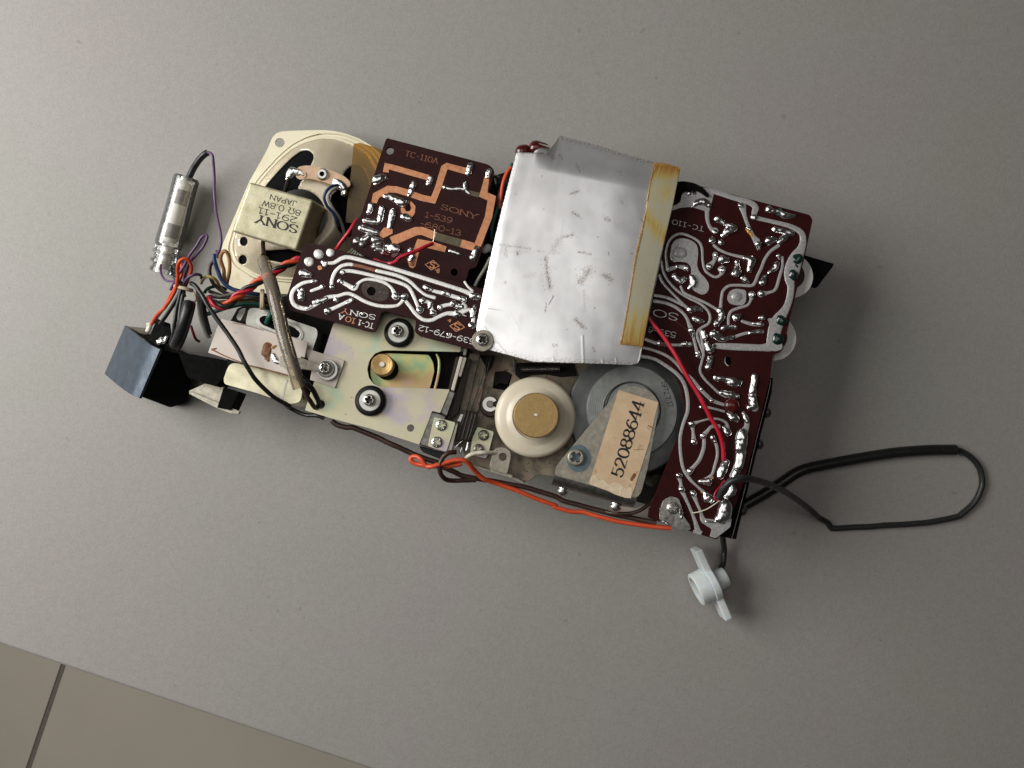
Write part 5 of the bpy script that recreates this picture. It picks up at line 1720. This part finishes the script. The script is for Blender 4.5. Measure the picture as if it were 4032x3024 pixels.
# plate with a rounded bend near the ridge
prof = []
for t, up in ((0, 0), (.2, .0004), (.45, .0008), (.7, .0008), (.84, .0005), (.93, -.0001), (1.0, -.0012)):
    prof.append((a + (b - a) * t + nn * up, d + (c - d) * t + nn * up))
vs = []
for p, r in prof:
    vs += [p, r]
for p, r in prof:
    vs += [p - nn * .0011, r - nn * .0011]
m_ = 2 * len(prof)
fs = []
for i in range(len(prof) - 1):
    k = 2 * i
    fs += [(k, k + 1, k + 3, k + 2), (m_ + k, m_ + k + 2, m_ + k + 3, m_ + k + 1), (k, k + 2, m_ + k + 2, m_ + k), (k + 1, m_ + k + 1, m_ + k + 3, k + 3)]
fs += [(0, m_, m_ + 1, 1), (m_ - 2, m_ - 1, 2 * m_ - 1, 2 * m_ - 2)]
link("metal_shell", vs, fs, blue_m, sb, smooth=50, recalc=True)
low = [p - nn * .0016 for p in (prof[0][0], prof[4][0], prof[-1][0], prof[-1][1], prof[4][1], prof[0][1])]
ins = [p + (a + c - p * 2) * .02 for p in low]
v, f = hull(ins + T2("690,1482,5 838,1432,5 872,1330,7 920,1010,14 760,980,16 640,900,8 500,800,6 330,740,4 300,1180,1 500,1360,1 680,1460,1 830,1400,1 800,1000,1 420,800,1"))
link("plastic_body", v, f, black_m, sb, bevel=.0008)
v, f = hull(T2("505,790,31 560,655,27 690,695,30 705,870,34 570,915,34 490,850,31 520,790,16 570,680,14 690,720,14 690,860,14 570,890,14"))
link("plug_insert", v, f, black_m, sb, bevel=.0006)
v, f = hull(T2("570,650,29 650,690,31 625,712,32 560,690,30 570,655,26 640,700,26"))
link("contact_tab", v, f, black_m, sb, bevel=.0002)
v, f = blob(TAB, q('z2', "580,870,26 620,855,36 650,830,18"), .034, .7, .3)
link("solder_joint", v, f, solder_m, sb, smooth=180)
v, f = blob(TAB, q('z2', "480,760,24 500,710,26 480,700,16"), .016, .8, .3)
link("solder_joint", v, f, whitew_m, sb, smooth=180)
v, f = hull(T2("290,722,10 490,742,9 470,800,12 350,795,15 290,722,4 490,742,4 470,800,4"))
link("inner_wall", v, f, bracket_m, sb, bevel=.0003)

# ================================================================== CLEAR PLUG
A, B = TAB.P(*q('z1', "985,600")[0], .0085), TAB.P(*q('z1', "785,1340")[0], .0070)
ax = (A - B).normalized()
xx = ax.cross(Vector((0, 0, 1))).normalized()
yy = ax.cross(xx)
rot = Matrix((xx, yy, ax)).transposed()
L = (A - B).length
plg = thing("clear_plug", TAB, (B.x, B.y, 0), "clear plastic in line plug with a black sleeve lying beside the speaker", "plug")
LA("barrel", B, [(.0028, L), (.0046, L), (.0053, L - .0008), (.0053, L * .6), (.0057, .002), (.0057, 0), (.0050, 0), (.0049, .004), (.0044, L * .6), (.0044, L - .002), (.0028, L - .002), (.0028, L)], clear_m, plg, n=40, rot=rot)
core_m = M("grey_plug_core", (.20, .17, .14), metal=.1, rough=.45, var=.3, vs=300)
pale_m = M("pale_plug_tube", (.80, .78, .72), rough=.35, var=.1, vs=300)
LA("tube", B, [(0, L * .93), (.0020, L * .93), (.0032, L * .88), (.0034, L * .10), (.0026, L * .04), (0, L * .04)], pale_m, plg, n=28, rot=rot)
LA("core", B, [(.0036, L * .80), (.0038, L * .79), (.0038, L * .60), (.0034, L * .59), (.0034, L * .80), (.0036, L * .80)], core_m, plg, n=28, rot=rot)
LA("core", B, [(.0037, L * .30), (.0040, L * .29), (.0040, L * .12), (.0034, L * .10), (.0034, L * .30), (.0037, L * .30)], core_m, plg, n=28, rot=rot)
C2 = TAB.P(*q('z1', "720,1600")[0], .0062)
ax2 = (B - C2)
L2 = ax2.length
ax2.normalize()
x2 = ax2.cross(Vector((0, 0, 1))).normalized()
rot2 = Matrix((x2, ax2.cross(x2), ax2)).transposed()
fl_prof = [(.0054, L2), (.0056, L2 * .95), (.0050, L2 * .9), (.0050, L2 * .72), (.0057, L2 * .70), (.0057, L2 * .60), (.0048, L2 * .58), (.0048, L2 * .35), (.0058, L2 * .33), (.0056, L2 * .22), (.0044, L2 * .2), (.0044, L2 * .02), (.0050, 0), (.0052, -.0016), (.0030, -.002), (.0030, L2)]
LA("collar", C2, fl_prof, clear_m, plg, n=18, rot=rot2, smooth=20)
LA("inner_sleeve", C2, [(0, L2 * .9), (.0026, L2 * .9), (.0032, L2 * .6), (.0024, L2 * .5), (.0030, L2 * .2), (.0022, 0), (0, 0)], M("pale_sleeve", (.70, .68, .63), metal=.5, rough=.22, var=.3, vs=400, bump=.4), plg, n=24, rot=rot2)
wire(qz('z1', "1000,640,9 1018,590,9.5 1060,495,11 1125,405,13 1175,355,14 1212,335,14"), .00135, blackw_m, "short black rubber sleeve curving out of the clear plug", "sleeve", "rubber_sleeve", fr=TAB, n=16)

# ================================================================== CABLE AND WHITE RING HOLDER
cab = wire(qz('w1', "486,462,53.5 505,420,55 530,385,56.5 565,357,57.5 610,346,57.5 660,348,55 740,366,48 820,396,38 900,440,26 1000,512,12 1060,565,5.5 1090,586,3.5 1120,605,2 1140,630,1.5 1165,634,1.5 1300,628,1.5 1500,615,1.5 1700,600,1.5 1860,570,1.5 1900,550,1.5 1965,490,1.5 2005,420,1.5 2018,360,1.5 2000,285,1.5 1955,225,1.6 1900,190,2 1855,180,2.2 1800,181,2.2"), .00128, cable_m,
           "thin charcoal cable looping across the worktop at the right", "cable", "cable", fr=TAB, n=14)
sl = [TAB.P(*p) for p in qz('w1', "1862,179,2.4 1700,181,2.4 1500,197,2.4 1300,228,2.4 1120,262,2.4 1000,288,2.4 930,318,2.4 860,365,2.4 760,430,2.4 640,498,2.4 520,560,2.4 450,600,2.4")]
v, f = tube(sl, .00235, n=18, sub=8)
slo = tag(link("cable_sleeve", v, f, blackw_m, None, smooth=70), "wider black sleeve on the table between the recorder and the cable loop", "sleeve")
wire(qz('w1', "505,640,10 512,700,8 519,760,5 514,830,6 500,870,8 491,905,9"), .00125, cable_m, "short charcoal cable from under the circuit board to the white ring", "cable", "cable", fr=TAB, n=14)

rc_ = TAB.P(*q('w3', "735,905")[0], .0092)
ring = thing("ring_holder", TAB, (rc_.x, rc_.y, 0), "milky white plastic ring holder with two ears standing on edge below the recorder", "ring holder")
az = Vector((-.905, -.395, .07)).normalized()
ay = Vector((0, 0, 1))
axl = ay.cross(az).normalized()
ay = az.cross(axl)
rotr = Matrix((axl, ay, az)).transposed()
o2 = []
ra, hw, hl = .0080, .0044, .0162
a0 = math.degrees(math.asin(hw / ra))
o2 += [(hl, -hw), (hl, hw)]
o2 += [(ra * math.cos(R(t)), ra * math.sin(R(t))) for t in [a0 + (180 - 2 * a0) * i / 20 for i in range(21)]]
o2 += [(-hl, hw), (-hl, -hw)]
o2 += [(ra * math.cos(R(t)), ra * math.sin(R(t))) for t in [180 + a0 + (180 - 2 * a0) * i / 20 for i in range(21)]]
n_ = len(o2)
zt, zb = .0016, -.0016
vs = [rc_ + rotr @ Vector((x, y, zt)) for x, y in o2] + [rc_ + rotr @ Vector((x, y, zb)) for x, y in o2]
fs = [tuple(range(n_)), tuple(range(2 * n_ - 1, n_ - 1, -1))] + [(i, n_ + i, n_ + (i + 1) % n_, (i + 1) % n_) for i in range(n_)]
link("flange", vs, fs, milky_m, ring, bevel=.0004, recalc=True)
LA("collar", rc_, [(.0056, .0074), (.0068, .0074), (.0072, .0070), (.0074, .0016), (.0056, .0016), (.0056, .0074)], milky_m, ring, n=56, rot=rotr)
LA("opening", rc_, [(0, .0050), (.0056, .0050), (.0056, .0021)], black_m, ring, n=32, rot=rotr)
LA("hub", rc_ + rotr @ Vector((0, 0, -.0018)), [(0, 0), (.0046, 0), (.0043, -.0050), (.0040, -.0054), (0, -.0054)], milky_m, ring, n=40, rot=rotr)
v, f = blob(TAB, q('w3', "890,1095,16 925,1110,18"), .0125, .3)
link("glue_spot", v, f, flux_m, ring, smooth=180)
